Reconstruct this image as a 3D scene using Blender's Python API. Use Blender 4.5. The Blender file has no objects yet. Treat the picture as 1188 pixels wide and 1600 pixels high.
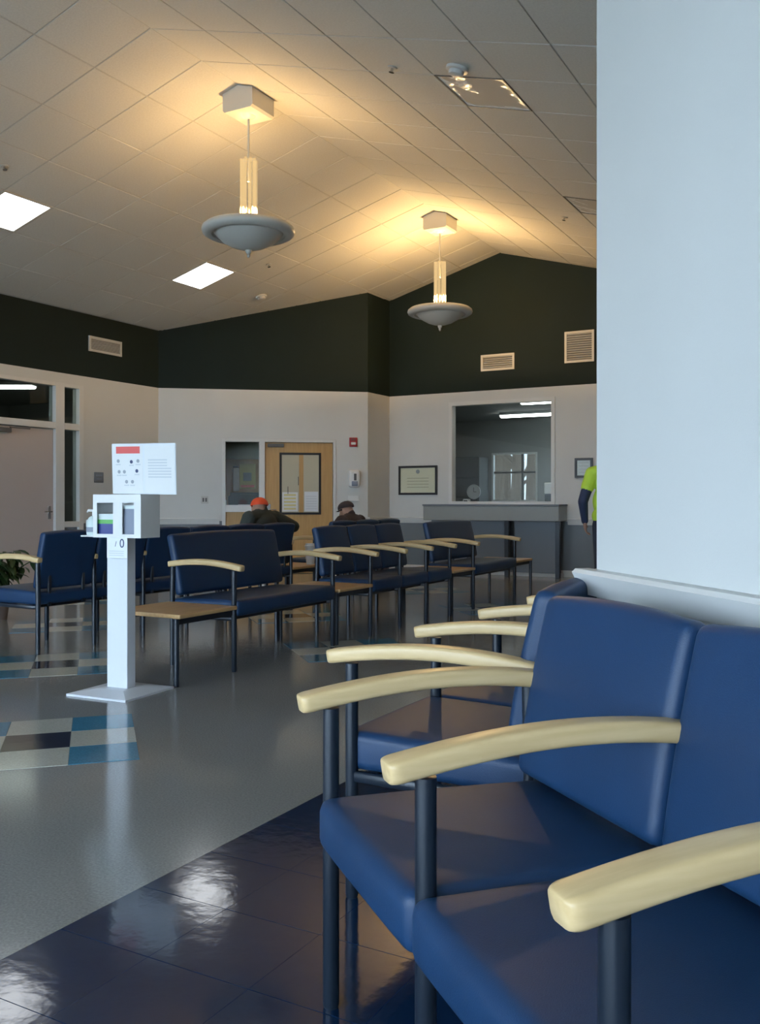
import bpy, bmesh, math, random
import numpy as np
from mathutils import Vector, Matrix, Euler
random.seed(7)
S = bpy.context.scene
COL = S.collection
R = math.radians

# ------------------------------------------------------------------ camera, world, exposure
F_PX, HZ, EYE, YAW = 1430.0, 783.0, 1.165, 29.0      # focal length in pixels of the 1188x1600 frame, horizon row, eye height, yaw from the ridge
cam = bpy.data.cameras.new('camera'); cam_o = bpy.data.objects.new('camera', cam); COL.objects.link(cam_o)
cam.sensor_fit = 'VERTICAL'; cam.sensor_height = 36.0; cam.lens = F_PX / 1600 * 36.0
cam.shift_y = (HZ - 800) / 1600
cam.clip_start = 0.02
cam_o.location = (0, 0, EYE); cam_o.rotation_euler = (R(90), 0, R(YAW))
S.camera = cam_o
S.view_settings.view_transform = 'Standard'
S.view_settings.look = 'None'
S.view_settings.gamma = 1.0
S.view_settings.use_curve_mapping = False
S.view_settings.exposure = 0.0

world = bpy.data.worlds.new('sky'); S.world = world; world.use_nodes = True
wn = world.node_tree.nodes; wbg = wn['Background']
wbg.inputs['Color'].default_value = (0.67, 0.81, 1.0, 1); wbg.inputs['Strength'].default_value = 19.0

def portal(name, loc, rot, sx, sz):
    L = bpy.data.lights.new(name, 'AREA'); L.shape = 'RECTANGLE'; L.size = sx; L.size_y = sz
    L.cycles.is_portal = True
    o = bpy.data.objects.new(name, L); COL.objects.link(o); o.location = loc; o.rotation_euler = rot

# ------------------------------------------------------------------ camera geometry: a pixel gives a direction, a surface gives the distance
_c, _s = math.cos(R(YAW)), math.sin(R(YAW))
def ray(u, v):
    a = (u - 594) / F_PX; b = -(v - HZ) / F_PX
    return Vector((a * _c - _s, a * _s + _c, b))
def on_z(u, v, z=0.0):
    r = ray(u, v); return Vector((0, 0, EYE)) + r * ((z - EYE) / r.z)
def at_depth(u, v, d): return Vector((0, 0, EYE)) + ray(u, v) * d

# ------------------------------------------------------------------ materials
def lin(c): return tuple(((x / 255) / 12.92 if x <= 10 else (((x / 255) + 0.055) / 1.055) ** 2.4) for x in c)
MATS = {}
def mat(name, col, rough=0.5, metal=0.0, spec=0.5, noise=None, bump=None, emit=None, coat=0.0, alpha=None):
    """noise=(scale, amount, detail) varies the colour; bump=(scale, strength)"""
    m = bpy.data.materials.new(name); m.use_nodes = True
    nt = m.node_tree; b = nt.nodes['Principled BSDF']
    b.inputs['Base Color'].default_value = (*col, 1); b.inputs['Roughness'].default_value = rough
    b.inputs['Metallic'].default_value = metal; b.inputs['Specular IOR Level'].default_value = spec
    b.inputs['Coat Weight'].default_value = coat; b.inputs['Coat Roughness'].default_value = 0.06
    tc = nt.nodes.new('ShaderNodeTexCoord')
    if noise:
        n = nt.nodes.new('ShaderNodeTexNoise'); n.inputs['Scale'].default_value = noise[0]; n.inputs['Detail'].default_value = noise[2]
        nt.links.new(tc.outputs['Object'], n.inputs['Vector'])
        r = nt.nodes.new('ShaderNodeValToRGB'); k = noise[1]
        r.color_ramp.elements[0].position = 0.3; r.color_ramp.elements[1].position = 0.7
        r.color_ramp.elements[0].color = (*[x * (1 - k) for x in col], 1)
        r.color_ramp.elements[1].color = (*[min(1, x * (1 + k)) for x in col], 1)
        nt.links.new(n.outputs['Fac'], r.inputs['Fac']); nt.links.new(r.outputs['Color'], b.inputs['Base Color'])
    if bump:
        n2 = nt.nodes.new('ShaderNodeTexNoise'); n2.inputs['Scale'].default_value = bump[0]; n2.inputs['Detail'].default_value = 4
        nt.links.new(tc.outputs['Object'], n2.inputs['Vector'])
        bp = nt.nodes.new('ShaderNodeBump'); bp.inputs['Strength'].default_value = bump[1]; bp.inputs['Distance'].default_value = 0.01
        nt.links.new(n2.outputs['Fac'], bp.inputs['Height']); nt.links.new(bp.outputs['Normal'], b.inputs['Normal'])
    if emit:
        b.inputs['Emission Color'].default_value = (*emit[0], 1); b.inputs['Emission Strength'].default_value = emit[1]
    MATS[name] = m
    return m
def wood(name, c0, c1, scale=(2.0, 26.0, 26.0), rough=0.35):
    m = bpy.data.materials.new(name); m.use_nodes = True; nt = m.node_tree; b = nt.nodes['Principled BSDF']
    tc = nt.nodes.new('ShaderNodeTexCoord'); mp = nt.nodes.new('ShaderNodeMapping'); mp.inputs['Scale'].default_value = scale
    n = nt.nodes.new('ShaderNodeTexNoise'); n.inputs['Scale'].default_value = 2.0; n.inputs['Detail'].default_value = 6
    r = nt.nodes.new('ShaderNodeValToRGB')
    r.color_ramp.elements[0].position = 0.3; r.color_ramp.elements[1].position = 0.7
    r.color_ramp.elements[0].color = (*c0, 1); r.color_ramp.elements[1].color = (*c1, 1)
    nt.links.new(tc.outputs['Object'], mp.inputs['Vector']); nt.links.new(mp.outputs['Vector'], n.inputs['Vector'])
    nt.links.new(n.outputs['Fac'], r.inputs['Fac']); nt.links.new(r.outputs['Color'], b.inputs['Base Color'])
    b.inputs['Roughness'].default_value = rough
    MATS[name] = m; return m
def glass(name, tint=(0.94, 0.97, 0.97), refl=0.08, rough=0.02):
    m = bpy.data.materials.new(name); m.use_nodes = True; nt = m.node_tree
    nt.nodes.remove(nt.nodes['Principled BSDF'])
    t = nt.nodes.new('ShaderNodeBsdfTransparent'); t.inputs['Color'].default_value = (*tint, 1)
    g = nt.nodes.new('ShaderNodeBsdfGlossy'); g.inputs['Roughness'].default_value = rough
    lw0 = nt.nodes.new('ShaderNodeLayerWeight'); lw0.inputs['Blend'].default_value = 0.5
    pw = nt.nodes.new('ShaderNodeMath'); pw.operation = 'POWER'; pw.inputs[1].default_value = 5.0
    lw = nt.nodes.new('ShaderNodeMath'); lw.operation = 'MULTIPLY_ADD'; lw.inputs[1].default_value = 0.85; lw.inputs[2].default_value = refl * 0.5
    nt.links.new(lw0.outputs['Facing'], pw.inputs[0]); nt.links.new(pw.outputs[0], lw.inputs[0])
    mx = nt.nodes.new('ShaderNodeMixShader')
    nt.links.new(lw.outputs[0], mx.inputs['Fac']); nt.links.new(t.outputs[0], mx.inputs[1]); nt.links.new(g.outputs[0], mx.inputs[2])
    nt.links.new(mx.outputs[0], nt.nodes['Material Output'].inputs['Surface'])
    MATS[name] = m; return m

mat('wall_white', (0.59, 0.59, 0.57), 0.6, bump=(220, 0.05), noise=(1.2, 0.03, 2))
mat('wall_green', (0.008, 0.0165, 0.0150), 0.75, spec=0.25, bump=(220, 0.04), noise=(1.5, 0.08, 2))
mat('wall_slate', (0.17, 0.19, 0.21), 0.5, bump=(220, 0.04))
mat('trim_white', (0.64, 0.64, 0.62), 0.4)
mat('ceiling_tile', (0.60, 0.585, 0.54), 0.85, bump=(160, 0.25), noise=(60, 0.05, 4))
mat('ceiling_grid', (0.47, 0.455, 0.42), 0.7)
mat('plaster', (0.55, 0.54, 0.50), 0.8)
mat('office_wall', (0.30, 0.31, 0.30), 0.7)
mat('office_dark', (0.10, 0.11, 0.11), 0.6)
mat('cream', (0.50, 0.46, 0.34), 0.6)
mat('metal_white', (0.62, 0.62, 0.60), 0.4)
mat('register_white', (0.50, 0.49, 0.46), 0.5)
mat('slot_dark', (0.10, 0.10, 0.10), 0.7)
mat('vinyl', (0.009, 0.036, 0.096), 0.44, spec=0.38, bump=(420, 0.10), noise=(3, 0.10, 3))
mat('steel_navy', (0.010, 0.016, 0.026), 0.35, spec=0.5)
wood('maple', (0.60, 0.42, 0.20), (0.72, 0.53, 0.28), (26.0, 2.0, 26.0), 0.35)
wood('maple_top', (0.50, 0.30, 0.13), (0.62, 0.40, 0.19), (3.0, 24.0, 24.0), 0.35)
wood('door_wood', (0.46, 0.27, 0.10), (0.54, 0.33, 0.13), (22.0, 22.0, 1.4), 0.4)
wood('cabinet_wood', (0.42, 0.22, 0.09), (0.50, 0.28, 0.12), (22.0, 22.0, 1.4), 0.45)
mat('door_laminate', (0.50, 0.43, 0.40), 0.4)
mat('black', (0.012, 0.012, 0.014), 0.4)
mat('chrome', (0.6, 0.6, 0.6), 0.15, metal=1.0)
mat('paper', (0.75, 0.75, 0.74), 0.6)
mat('paper_cool', (0.72, 0.74, 0.76), 0.35)
mat('paper_yellow', (0.70, 0.62, 0.30), 0.6)
mat('ink_grey', (0.33, 0.35, 0.38), 0.6)
mat('ink_pale', (0.58, 0.60, 0.62), 0.6)
mat('ink_navy', (0.05, 0.07, 0.16), 0.6)
mat('sign_red', (0.72, 0.10, 0.09), 0.5)
mat('alarm_red', (0.35, 0.012, 0.02), 0.4)
mat('parchment', (0.78, 0.72, 0.56), 0.6)
mat('stand_white', (0.66, 0.68, 0.72), 0.35)
mat('box_blue', (0.035, 0.05, 0.22), 0.4)
mat('box_green', (0.12, 0.42, 0.10), 0.4)
mat('box_pale', (0.62, 0.70, 0.68), 0.4)
mat('box_grey', (0.22, 0.25, 0.32), 0.5)
mat('plastic_white', (0.70, 0.70, 0.69), 0.3)
mat('counter_grey', (0.27, 0.28, 0.27), 0.45)
mat('counter_slate', (0.17, 0.19, 0.22), 0.5)
mat('leaf', (0.035, 0.085, 0.025), 0.45, noise=(9, 0.4, 2))
mat('bark', (0.16, 0.12, 0.09), 0.9, noise=(14, 0.35, 4))
mat('pot', (0.16, 0.12, 0.10), 0.6)
mat('soil', (0.05, 0.035, 0.025), 0.9)
mat('skin', (0.40, 0.22, 0.15), 0.5)
mat('jacket_green', (0.040, 0.048, 0.042), 0.8, bump=(60, 0.3))
mat('jacket_plum', (0.045, 0.032, 0.036), 0.8, bump=(60, 0.3))
mat('trousers', (0.018, 0.022, 0.035), 0.8)
mat('cap_orange', (0.85, 0.085, 0.02), 0.6)
mat('cap_dark', (0.035, 0.022, 0.024), 0.7)
mat('hi_vis', (0.55, 0.75, 0.06), 0.6)
mat('shirt_navy', (0.020, 0.030, 0.075), 0.7)
mat('shoe', (0.015, 0.013, 0.012), 0.5)
mat('hair', (0.025, 0.018, 0.014), 0.7)
mat('eye_white', (0.75, 0.74, 0.72), 0.2)
mat('ground', (0.45, 0.45, 0.42), 0.9, noise=(0.6, 0.25, 4))
mat('troffer_on', (0.9, 0.9, 0.9), 0.5, emit=((0.93, 0.97, 1.0), 7.0))
mat('strip_on', (0.9, 0.9, 0.9), 0.5, emit=((0.97, 0.99, 0.94), 11.0))
mat('troffer_off', (0.90, 0.90, 0.87), 0.12, metal=0.0, spec=0.7, bump=(22, 0.9))
mat('troffer_lip', (0.16, 0.16, 0.15), 0.5)
mat('pendant_metal', (0.62, 0.60, 0.55), 0.45)
glass('pane')
glass('pane_tint', (0.72, 0.77, 0.75))
glass('pane_satin', (0.94, 0.96, 0.95), 0.03, 0.35)
glass('pane_dark', (0.30, 0.31, 0.30))

def glow_glass():
    m = bpy.data.materials.new('lamp_glass'); m.use_nodes = True; nt = m.node_tree
    nt.nodes.remove(nt.nodes['Principled BSDF'])
    t = nt.nodes.new('ShaderNodeBsdfTransparent'); t.inputs['Color'].default_value = (1.0, 0.95, 0.85, 1)
    g = nt.nodes.new('ShaderNodeBsdfGlossy'); g.inputs['Roughness'].default_value = 0.1
    e = nt.nodes.new('ShaderNodeEmission'); e.inputs['Color'].default_value = (1.0, 0.72, 0.36, 1); e.inputs['Strength'].default_value = 1.0
    a = nt.nodes.new('ShaderNodeMixShader'); a.inputs['Fac'].default_value = 0.10
    ad = nt.nodes.new('ShaderNodeMixShader'); ad.inputs['Fac'].default_value = 0.32
    nt.links.new(t.outputs[0], a.inputs[1]); nt.links.new(g.outputs[0], a.inputs[2])
    nt.links.new(a.outputs[0], ad.inputs[1]); nt.links.new(e.outputs[0], ad.inputs[2])
    nt.links.new(ad.outputs[0], nt.nodes['Material Output'].inputs['Surface'])
    MATS['lamp_glass'] = m
glow_glass()

def floor_mat(name, base, k, scale, rough, wav):
    m = bpy.data.materials.new(name); m.use_nodes = True; nt = m.node_tree; b = nt.nodes['Principled BSDF']
    tc = nt.nodes.new('ShaderNodeTexCoord'); geo = nt.nodes.new('ShaderNodeNewGeometry')
    n = nt.nodes.new('ShaderNodeTexNoise'); n.inputs['Scale'].default_value = scale; n.inputs['Detail'].default_value = 3
    n2 = nt.nodes.new('ShaderNodeTexNoise'); n2.inputs['Scale'].default_value = 1.3; n2.inputs['Detail'].default_value = 3
    nt.links.new(geo.outputs['Position'], n.inputs['Vector']); nt.links.new(geo.outputs['Position'], n2.inputs['Vector'])
    r = nt.nodes.new('ShaderNodeValToRGB')
    r.color_ramp.elements[0].position = 0.32; r.color_ramp.elements[1].position = 0.68
    r.color_ramp.elements[0].color = (*[x * (1 - k) for x in base], 1); r.color_ramp.elements[1].color = (*[x * (1 + k) for x in base], 1)
    nt.links.new(n.outputs['Fac'], r.inputs['Fac'])
    r2 = nt.nodes.new('ShaderNodeMapRange'); r2.inputs['To Min'].default_value = 0.9; r2.inputs['To Max'].default_value = 1.1
    nt.links.new(n2.outputs['Fac'], r2.inputs['Value'])
    mx = nt.nodes.new('ShaderNodeMix'); mx.data_type = 'RGBA'; mx.blend_type = 'MULTIPLY'; mx.inputs['Factor'].default_value = 1
    nt.links.new(r.outputs['Color'], mx.inputs['A']); nt.links.new(r2.outputs['Result'], mx.inputs['B'])
    nt.links.new(mx.outputs['Result'], b.inputs['Base Color'])
    b.inputs['Roughness'].default_value = rough; b.inputs['Specular IOR Level'].default_value = 0.5
    n3 = nt.nodes.new('ShaderNodeTexNoise'); n3.inputs['Scale'].default_value = 14; n3.inputs['Detail'].default_value = 3
    nt.links.new(geo.outputs['Position'], n3.inputs['Vector'])
    bp = nt.nodes.new('ShaderNodeBump'); bp.inputs['Strength'].default_value = wav; bp.inputs['Distance'].default_value = 0.004
    nt.links.new(n3.outputs['Fac'], bp.inputs['Height']); nt.links.new(bp.outputs['Normal'], b.inputs['Normal'])
    MATS[name] = m
floor_mat('vct_grey', (0.235, 0.235, 0.225), 0.16, 120, 0.13, 0.10)
floor_mat('vct_navy', (0.005, 0.021, 0.058), 0.16, 120, 0.10, 0.16)
floor_mat('vct_white', (0.46, 0.45, 0.39), 0.10, 120, 0.12, 0.10)
floor_mat('vct_teal', (0.055, 0.20, 0.31), 0.14, 120, 0.12, 0.10)
floor_mat('vct_black', (0.028, 0.030, 0.045), 0.14, 120, 0.12, 0.10)

# ------------------------------------------------------------------ mesh helpers
def mesh_obj(name, bm, m, parent=None, loc=None, rot=None, smooth=False, angle=40):
    me = bpy.data.meshes.new(name)
    bmesh.ops.recalc_face_normals(bm, faces=bm.faces)
    bm.to_mesh(me); bm.free()
    for x in (m if isinstance(m, (list, tuple)) else [m]): me.materials.append(MATS[x])
    if smooth:
        me.polygons.foreach_set('use_smooth', [True] * len(me.polygons))
        me.set_sharp_from_angle(angle=R(angle))
    o = bpy.data.objects.new(name, me); COL.objects.link(o)
    if parent: o.parent = parent
    if loc is not None: o.location = loc
    if rot is not None: o.rotation_euler = rot
    return o
def link(name, me, parent, loc=(0, 0, 0), rot=(0, 0, 0), scale=(1, 1, 1)):
    o = bpy.data.objects.new(name, me); COL.objects.link(o); o.parent = parent
    o.location = loc; o.rotation_euler = rot; o.scale = scale
    return o
def thing(name, label, cat, loc=(0, 0, 0), rz=0.0, group=None):
    o = bpy.data.objects.new(name, None); COL.objects.link(o); o.empty_display_size = 0.1
    o.location = loc; o.rotation_euler = (0, 0, rz); o['label'] = label; o['category'] = cat
    if group: o['group'] = group
    return o
def struct_empty(name, loc=(0, 0, 0), rz=0.0, label=None):
    o = bpy.data.objects.new(name, None); COL.objects.link(o); o.empty_display_size = 0.1
    o.location = loc; o.rotation_euler = (0, 0, rz); o['kind'] = 'structure'
    if label: o['label'] = label
    return o
def struct(o, label=None):
    o['kind'] = 'structure'
    if label: o['label'] = label
    return o
def tag(o, label, cat, group=None):
    o['label'] = label; o['category'] = cat
    if group: o['group'] = group
    return o
def box(bm, x0, x1, y0, y1, z0, z1, mi=0):
    v = [bm.verts.new(p) for p in ((x0,y0,z0),(x1,y0,z0),(x1,y1,z0),(x0,y1,z0),(x0,y0,z1),(x1,y0,z1),(x1,y1,z1),(x0,y1,z1))]
    for q in ((0,3,2,1),(4,5,6,7),(0,1,5,4),(1,2,6,5),(2,3,7,6),(3,0,4,7)):
        bm.faces.new([v[i] for i in q]).material_index = mi
    return v
def B(*a):
    bm = bmesh.new(); box(bm, *a); return bm
def BB(x0, x1, y0, y1, z0, z1, bev=0.004, seg=2):
    bm = B(x0, x1, y0, y1, z0, z1)
    bmesh.ops.bevel(bm, geom=list(bm.edges), offset=bev, segments=seg, affect='EDGES', profile=0.5)
    return bm
def add(bm, other):
    me = bpy.data.meshes.new('tmp'); other.to_mesh(me); other.free(); bm.from_mesh(me); bpy.data.meshes.remove(me); return bm
def multi(*bms):
    bm = bmesh.new()
    for b in bms: add(bm, b)
    return bm
def tube(pts, radii, seg=10, cap=True, squash=None):
    """skin of rings along a path; squash=(sx, sy) in the ring's frame"""
    bm = bmesh.new(); rings = []
    pts = [Vector(p) for p in pts]
    if not isinstance(radii, (list, tuple)): radii = [radii] * len(pts)
    up = Vector((0, 0, 1)); prev = None
    for i, p in enumerate(pts):
        t = (pts[min(i + 1, len(pts) - 1)] - pts[max(i - 1, 0)]).normalized()
        if prev is None:
            a = t.cross(up)
            if a.length < 0.01: a = t.cross(Vector((1, 0, 0)))
        else: a = prev - t * prev.dot(t)
        a.normalize(); prev = a; b = t.cross(a)
        sx, sy = squash or (1, 1)
        rings.append([bm.verts.new(p + a * math.cos(k / seg * 2 * math.pi) * radii[i] * sx + b * math.sin(k / seg * 2 * math.pi) * radii[i] * sy) for k in range(seg)])
    for i in range(len(rings) - 1):
        for k in range(seg):
            bm.faces.new((rings[i][k], rings[i][(k + 1) % seg], rings[i + 1][(k + 1) % seg], rings[i + 1][k]))
    if cap:
        bm.faces.new(rings[0]); bm.faces.new(rings[-1])
    return bm
def lathe(profile, seg=40, closed=False):
    bm = bmesh.new(); rings = []
    for r, z in profile:
        if r < 1e-5: rings.append([bm.verts.new((0, 0, z))])
        else: rings.append([bm.verts.new((r * math.cos(k / seg * 2 * math.pi), r * math.sin(k / seg * 2 * math.pi), z)) for k in range(seg)])
    n = len(rings)
    for i in range(n if closed else n - 1):
        a, b = rings[i], rings[(i + 1) % n]
        for k in range(seg):
            if len(a) == 1 and len(b) == 1: continue
            if len(a) == 1: bm.faces.new((a[0], b[k], b[(k + 1) % seg]))
            elif len(b) == 1: bm.faces.new((a[k], a[(k + 1) % seg], b[0]))
            else: bm.faces.new((a[k], a[(k + 1) % seg], b[(k + 1) % seg], b[k]))
    return bm
def extrude_profile(prof, x0, x1):
    """closed (y,z) polygon swept along x"""
    bm = bmesh.new()
    a = [bm.verts.new((x0, y, z)) for y, z in prof]; b = [bm.verts.new((x1, y, z)) for y, z in prof]
    n = len(prof)
    for i in range(n): bm.faces.new((a[i], a[(i + 1) % n], b[(i + 1) % n], b[i]))
    bm.faces.new(a); bm.faces.new(b)
    return bm
def xform(bm, M):
    bmesh.ops.transform(bm, matrix=M, verts=bm.verts); return bm
def frame_bm(x0, x1, z0, z1, w, y0, y1):
    return multi(B(x0, x1, y0, y1, z1 - w, z1), B(x0, x1, y0, y1, z0, z0 + w), B(x0, x0 + w, y0, y1, z0 + w, z1 - w), B(x1 - w, x1, y0, y1, z0 + w, z1 - w))
def stamp(text, size, m, parent, loc, rot=(R(90), 0, 0), depth=0.0006):
    cu = bpy.data.curves.new('lettering', 'FONT'); cu.body = text; cu.size = size; cu.extrude = depth; cu.align_x = 'CENTER'; cu.align_y = 'CENTER'
    o = bpy.data.objects.new('lettering', cu); COL.objects.link(o)
    dg = bpy.context.evaluated_depsgraph_get(); me = bpy.data.meshes.new_from_object(o.evaluated_get(dg))
    bpy.data.objects.remove(o); me.materials.clear(); me.materials.append(MATS[m])
    return link('lettering', me, parent, loc, rot)

# ------------------------------------------------------------------ room plan (world: +Y runs along the roof ridge)
RX, RZ, KS = -5.40, 5.12, 0.28
XL, YG, XR, YB = -10.0, 13.68, -0.735, -4.0          # left wall, gable wall, right wall, rear (window) wall
BAND, RAIL = 2.94, 0.90                               # bottom of the dark paint, top of the chair rail
P1, P2 = Vector((-10, 10.87, 0)), Vector((-7.4, 12.94, 0))
CN = Vector((-0.735, 2.62, 0)); ND = Vector((0.667, -0.745, 0)).normalized(); NL = 3.3
PN = CN + ND * NL
def ceil_z(x): return RZ - KS * abs(x - RX)

def wall(name, p0, rz, L, openings=(), zs=None, mats=('wall_slate', 'wall_white', 'wall_green'), t=0.14, ext=0.0, label=None):
    """local x along the wall, -y into the room. zs = heights where the paint changes"""
    zs = zs if zs is not None else (RAIL - 0.05, BAND)
    M = Matrix.Rotation(rz, 4, 'Z')
    def top(s):
        w = Vector(p0) + M @ Vector((s, 0, 0)); return ceil_z(w.x) + 0.03
    ss = {0 - ext, L + ext}
    for o in openings: ss |= {o[0], o[1]}
    d = M @ Vector((1, 0, 0))
    if abs(d.x) > 0.01:
        sr = (RX - p0[0]) / d.x
        if 0 < sr < L: ss.add(sr)
    ss = sorted(ss)
    zz = sorted({0.0, *zs} | {o[2] for o in openings} | {o[3] for o in openings})
    bm = bmesh.new()
    for i in range(len(ss) - 1):
        a, b = ss[i], ss[i + 1]
        for j in range(len(zz)):
            z0 = zz[j]; last = j == len(zz) - 1
            mid = ((a + b) / 2, (z0 + (zz[j + 1] if not last else z0 + 0.2)) / 2 if not last else z0 + 0.1)
            if any(o[0] < mid[0] < o[1] and o[2] < mid[1] < o[3] for o in openings): continue
            mi = sum(1 for q in zs if mid[1] > q)
            if last: za, zb = top(a), top(b)
            else: za = zb = zz[j + 1]
            v = box(bm, a, b, 0, t, z0, za, mi)
            if last: v[5].co.z = zb; v[6].co.z = zb
    return struct(mesh_obj(name, bm, list(mats), None, p0, (0, 0, rz)), label)
def rail(name, p0, rz, segs, top=RAIL, h=0.10, d=0.042, m='trim_white', label=None):
    prof = [(0.0, top - h), (-d * 0.42, top - h), (-d * 0.9, top - h * 0.28), (-d, top - h * 0.14), (-d * 0.8, top), (0.0, top)]
    bm = multi(*[extrude_profile(prof, a, b) for a, b in segs])
    return struct(mesh_obj(name, bm, m, None, p0, (0, 0, rz)), label)
def base(name, p0, rz, segs, m='black', label=None):
    bm = multi(*[extrude_profile([(0, 0), (-0.012, 0), (-0.012, 0.09), (-0.004, 0.10), (0, 0.10)], a, b) for a, b in segs])
    return struct(mesh_obj(name, bm, m, None, p0, (0, 0, rz)), label)

# floor ---------------------------------------------------------------
bm = bmesh.new()
pl = [(-10.2, -4.2), (1.7, -4.2), (1.7, 0.5), (-0.5, 3.0), (-0.5, 13.9), (-10.2, 13.9)]
bm.faces.new([bm.verts.new((x, y, 0)) for x, y in pl]); 
g = bmesh.ops.extrude_face_region(bm, geom=list(bm.faces)); bmesh.ops.translate(bm, vec=(0, 0, -0.1), verts=[v for v in g['geom'] if isinstance(v, bmesh.types.BMVert)])
floor = struct(mesh_obj('floor', bm, 'vct_grey'), 'polished grey speckled vinyl tile floor with navy border')
TS = 0.305
def tile_mesh(name, m, sx, sy, h=0.003):
    bm = BB(-sx / 2, sx / 2, -sy / 2, sy / 2, 0, h, 0.0006, 1)
    me = bpy.data.meshes.new(name); bm.to_mesh(me); bm.free(); me.materials.append(MATS[m]); return me
nav = tile_mesh('border_tile', 'vct_navy', TS + 0.012, 0.3135 - 0.0014)
BE = -1.965                                              # edge between navy border and grey field
cut = []
for iy in range(-3, 18):
    y0 = 1.44 + 0.3135 * iy + 0.157
    for ix in range(9):
        x0 = BE + 0.317 * (ix + 0.5)
        rel = Vector((x0, y0, 0)) - CN
        if rel.x * ND.y - rel.y * ND.x < 0.18 and y0 < 2.9 and x0 > XR - 0.2:       # behind the corner wall
            if (rel.x * 0.745 + rel.y * 0.667) > 0.15: continue
        if y0 > 2.8 and x0 > XR + 0.05: continue
        if x0 > 1.6: continue
        link('border_tile', nav, floor, (x0, y0, 0.0))
bm = B(BE, XR - 0.02, 1.44 + 0.3135 * 18, YG - 0.01, 0, 0.003)
mesh_obj('border_strip', bm, 'vct_navy', floor)
bm = B(BE, 1.45, YB, 1.44 - 0.3135 * 3, 0, 0.003)
mesh_obj('border_strip', bm, 'vct_navy', floor)
# 3x3 accent groups, set on the diagonal
AZ = R(YAW + 17.3)                                       # tile direction, turned left from the ridge
d1 = Vector((-math.sin(AZ), math.cos(AZ), 0)); d2 = Vector((math.cos(AZ), math.sin(AZ), 0))
am = {k: tile_mesh('accent_tile', k, TS, TS, 0.0025) for k in ('vct_white', 'vct_teal', 'vct_black')}
A0 = Vector((-3.60, 3.07, 0))
for i in range(-1, 4):
    for j in range(-2, 3):
        c = A0 + d1 * (i * 2.2) + d2 * (j * 2.2)
        if c.x > BE - 0.55 or c.x < -9.3 or c.y < 0.5 or c.y > 12.5: continue
        for a in (-1, 0, 1):
            for b in (-1, 0, 1):
                k = 'vct_black' if a == 0 and b == 0 else ('vct_white' if a == 0 or b == 0 else 'vct_teal')
                link('accent_tile', am[k], floor, c + d1 * (a * 0.307) + d2 * (b * 0.307), (0, 0, AZ))

# ceiling -------------------------------------------------------------
bm = bmesh.new()
for sgn, x_end in ((-1, -10.3), (1, 1.8)):
    ys = (-4.3, 14.0); o = 0.006
    v = [bm.verts.new(p) for p in ((RX, ys[0], RZ + o), (RX, ys[1], RZ + o), (x_end, ys[1], ceil_z(x_end) + o), (x_end, ys[0], ceil_z(x_end) + o),
                                   (RX, ys[0], RZ + o + .12), (RX, ys[1], RZ + o + .12), (x_end, ys[1], ceil_z(x_end) + o + .12), (x_end, ys[0], ceil_z(x_end) + o + .12))]
    for q in ((0, 1, 2, 3), (4, 5, 6, 7), (0, 1, 5, 4), (1, 2, 6, 5), (2, 3, 7, 6), (3, 0, 4, 7)): bm.faces.new([v[i] for i in q])
ceiling = struct(mesh_obj('ceiling', bm, 'ceiling_grid'), 'pitched ceiling of square off-white lay-in tiles')
ang = math.atan(KS); PL, PR, PY, Y0 = 0.655, 0.577, 0.645, 5.12
XG = -5.385
def ceil_tile(w):
    wl = w / math.cos(ang) - 0.010
    bm = BB(-wl / 2, wl / 2, -(PY - 0.010) / 2, (PY - 0.010) / 2, 0, 0.03, 0.004, 1)
    me = bpy.data.meshes.new('ceiling_tile'); bm.to_mesh(me); bm.free(); me.materials.append(MATS['ceiling_tile']); return me
tl, tr = ceil_tile(PL), ceil_tile(PR)
TROFF = {('L', 4, 2): 'on', ('L', 4, 7): 'on', ('R', 4, 2): 'off', ('R', 4, 7): 'off', ('R', 4, -3): 'off'}
for side, P, me, sg, n in (('L', PL, tl, -1, 8), ('R', PR, tr, 1, 8)):
    for i in range(n):
        for k in range(-4, 14):
            if (side, i, k) in TROFF: continue
            x0, x1 = XG + sg * P * i, XG + sg * P * (i + 1)
            lim = XL if side == 'L' else XR
            if (x1 - lim) * sg > 0: x1 = lim
            if (x1 - x0) * sg < 0.06: continue
            y0, y1 = Y0 + PY * k, min(Y0 + PY * (k + 1), YG)
            if y1 - y0 < 0.05: continue
            xc, yc = (x0 + x1) / 2, (y0 + y1) / 2
            if (yc - P1.y) - (xc - P1.x) * (P2.y - P1.y) / (P2.x - P1.x) > 0.62 and xc < P2.x: continue
            sc = ((x1 - x0) * sg / P, (y1 - y0) / PY, 1)
            link('ceiling_tile', me, ceiling, (xc, yc, ceil_z(xc)), (0, sg * ang, 0), sc)

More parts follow.
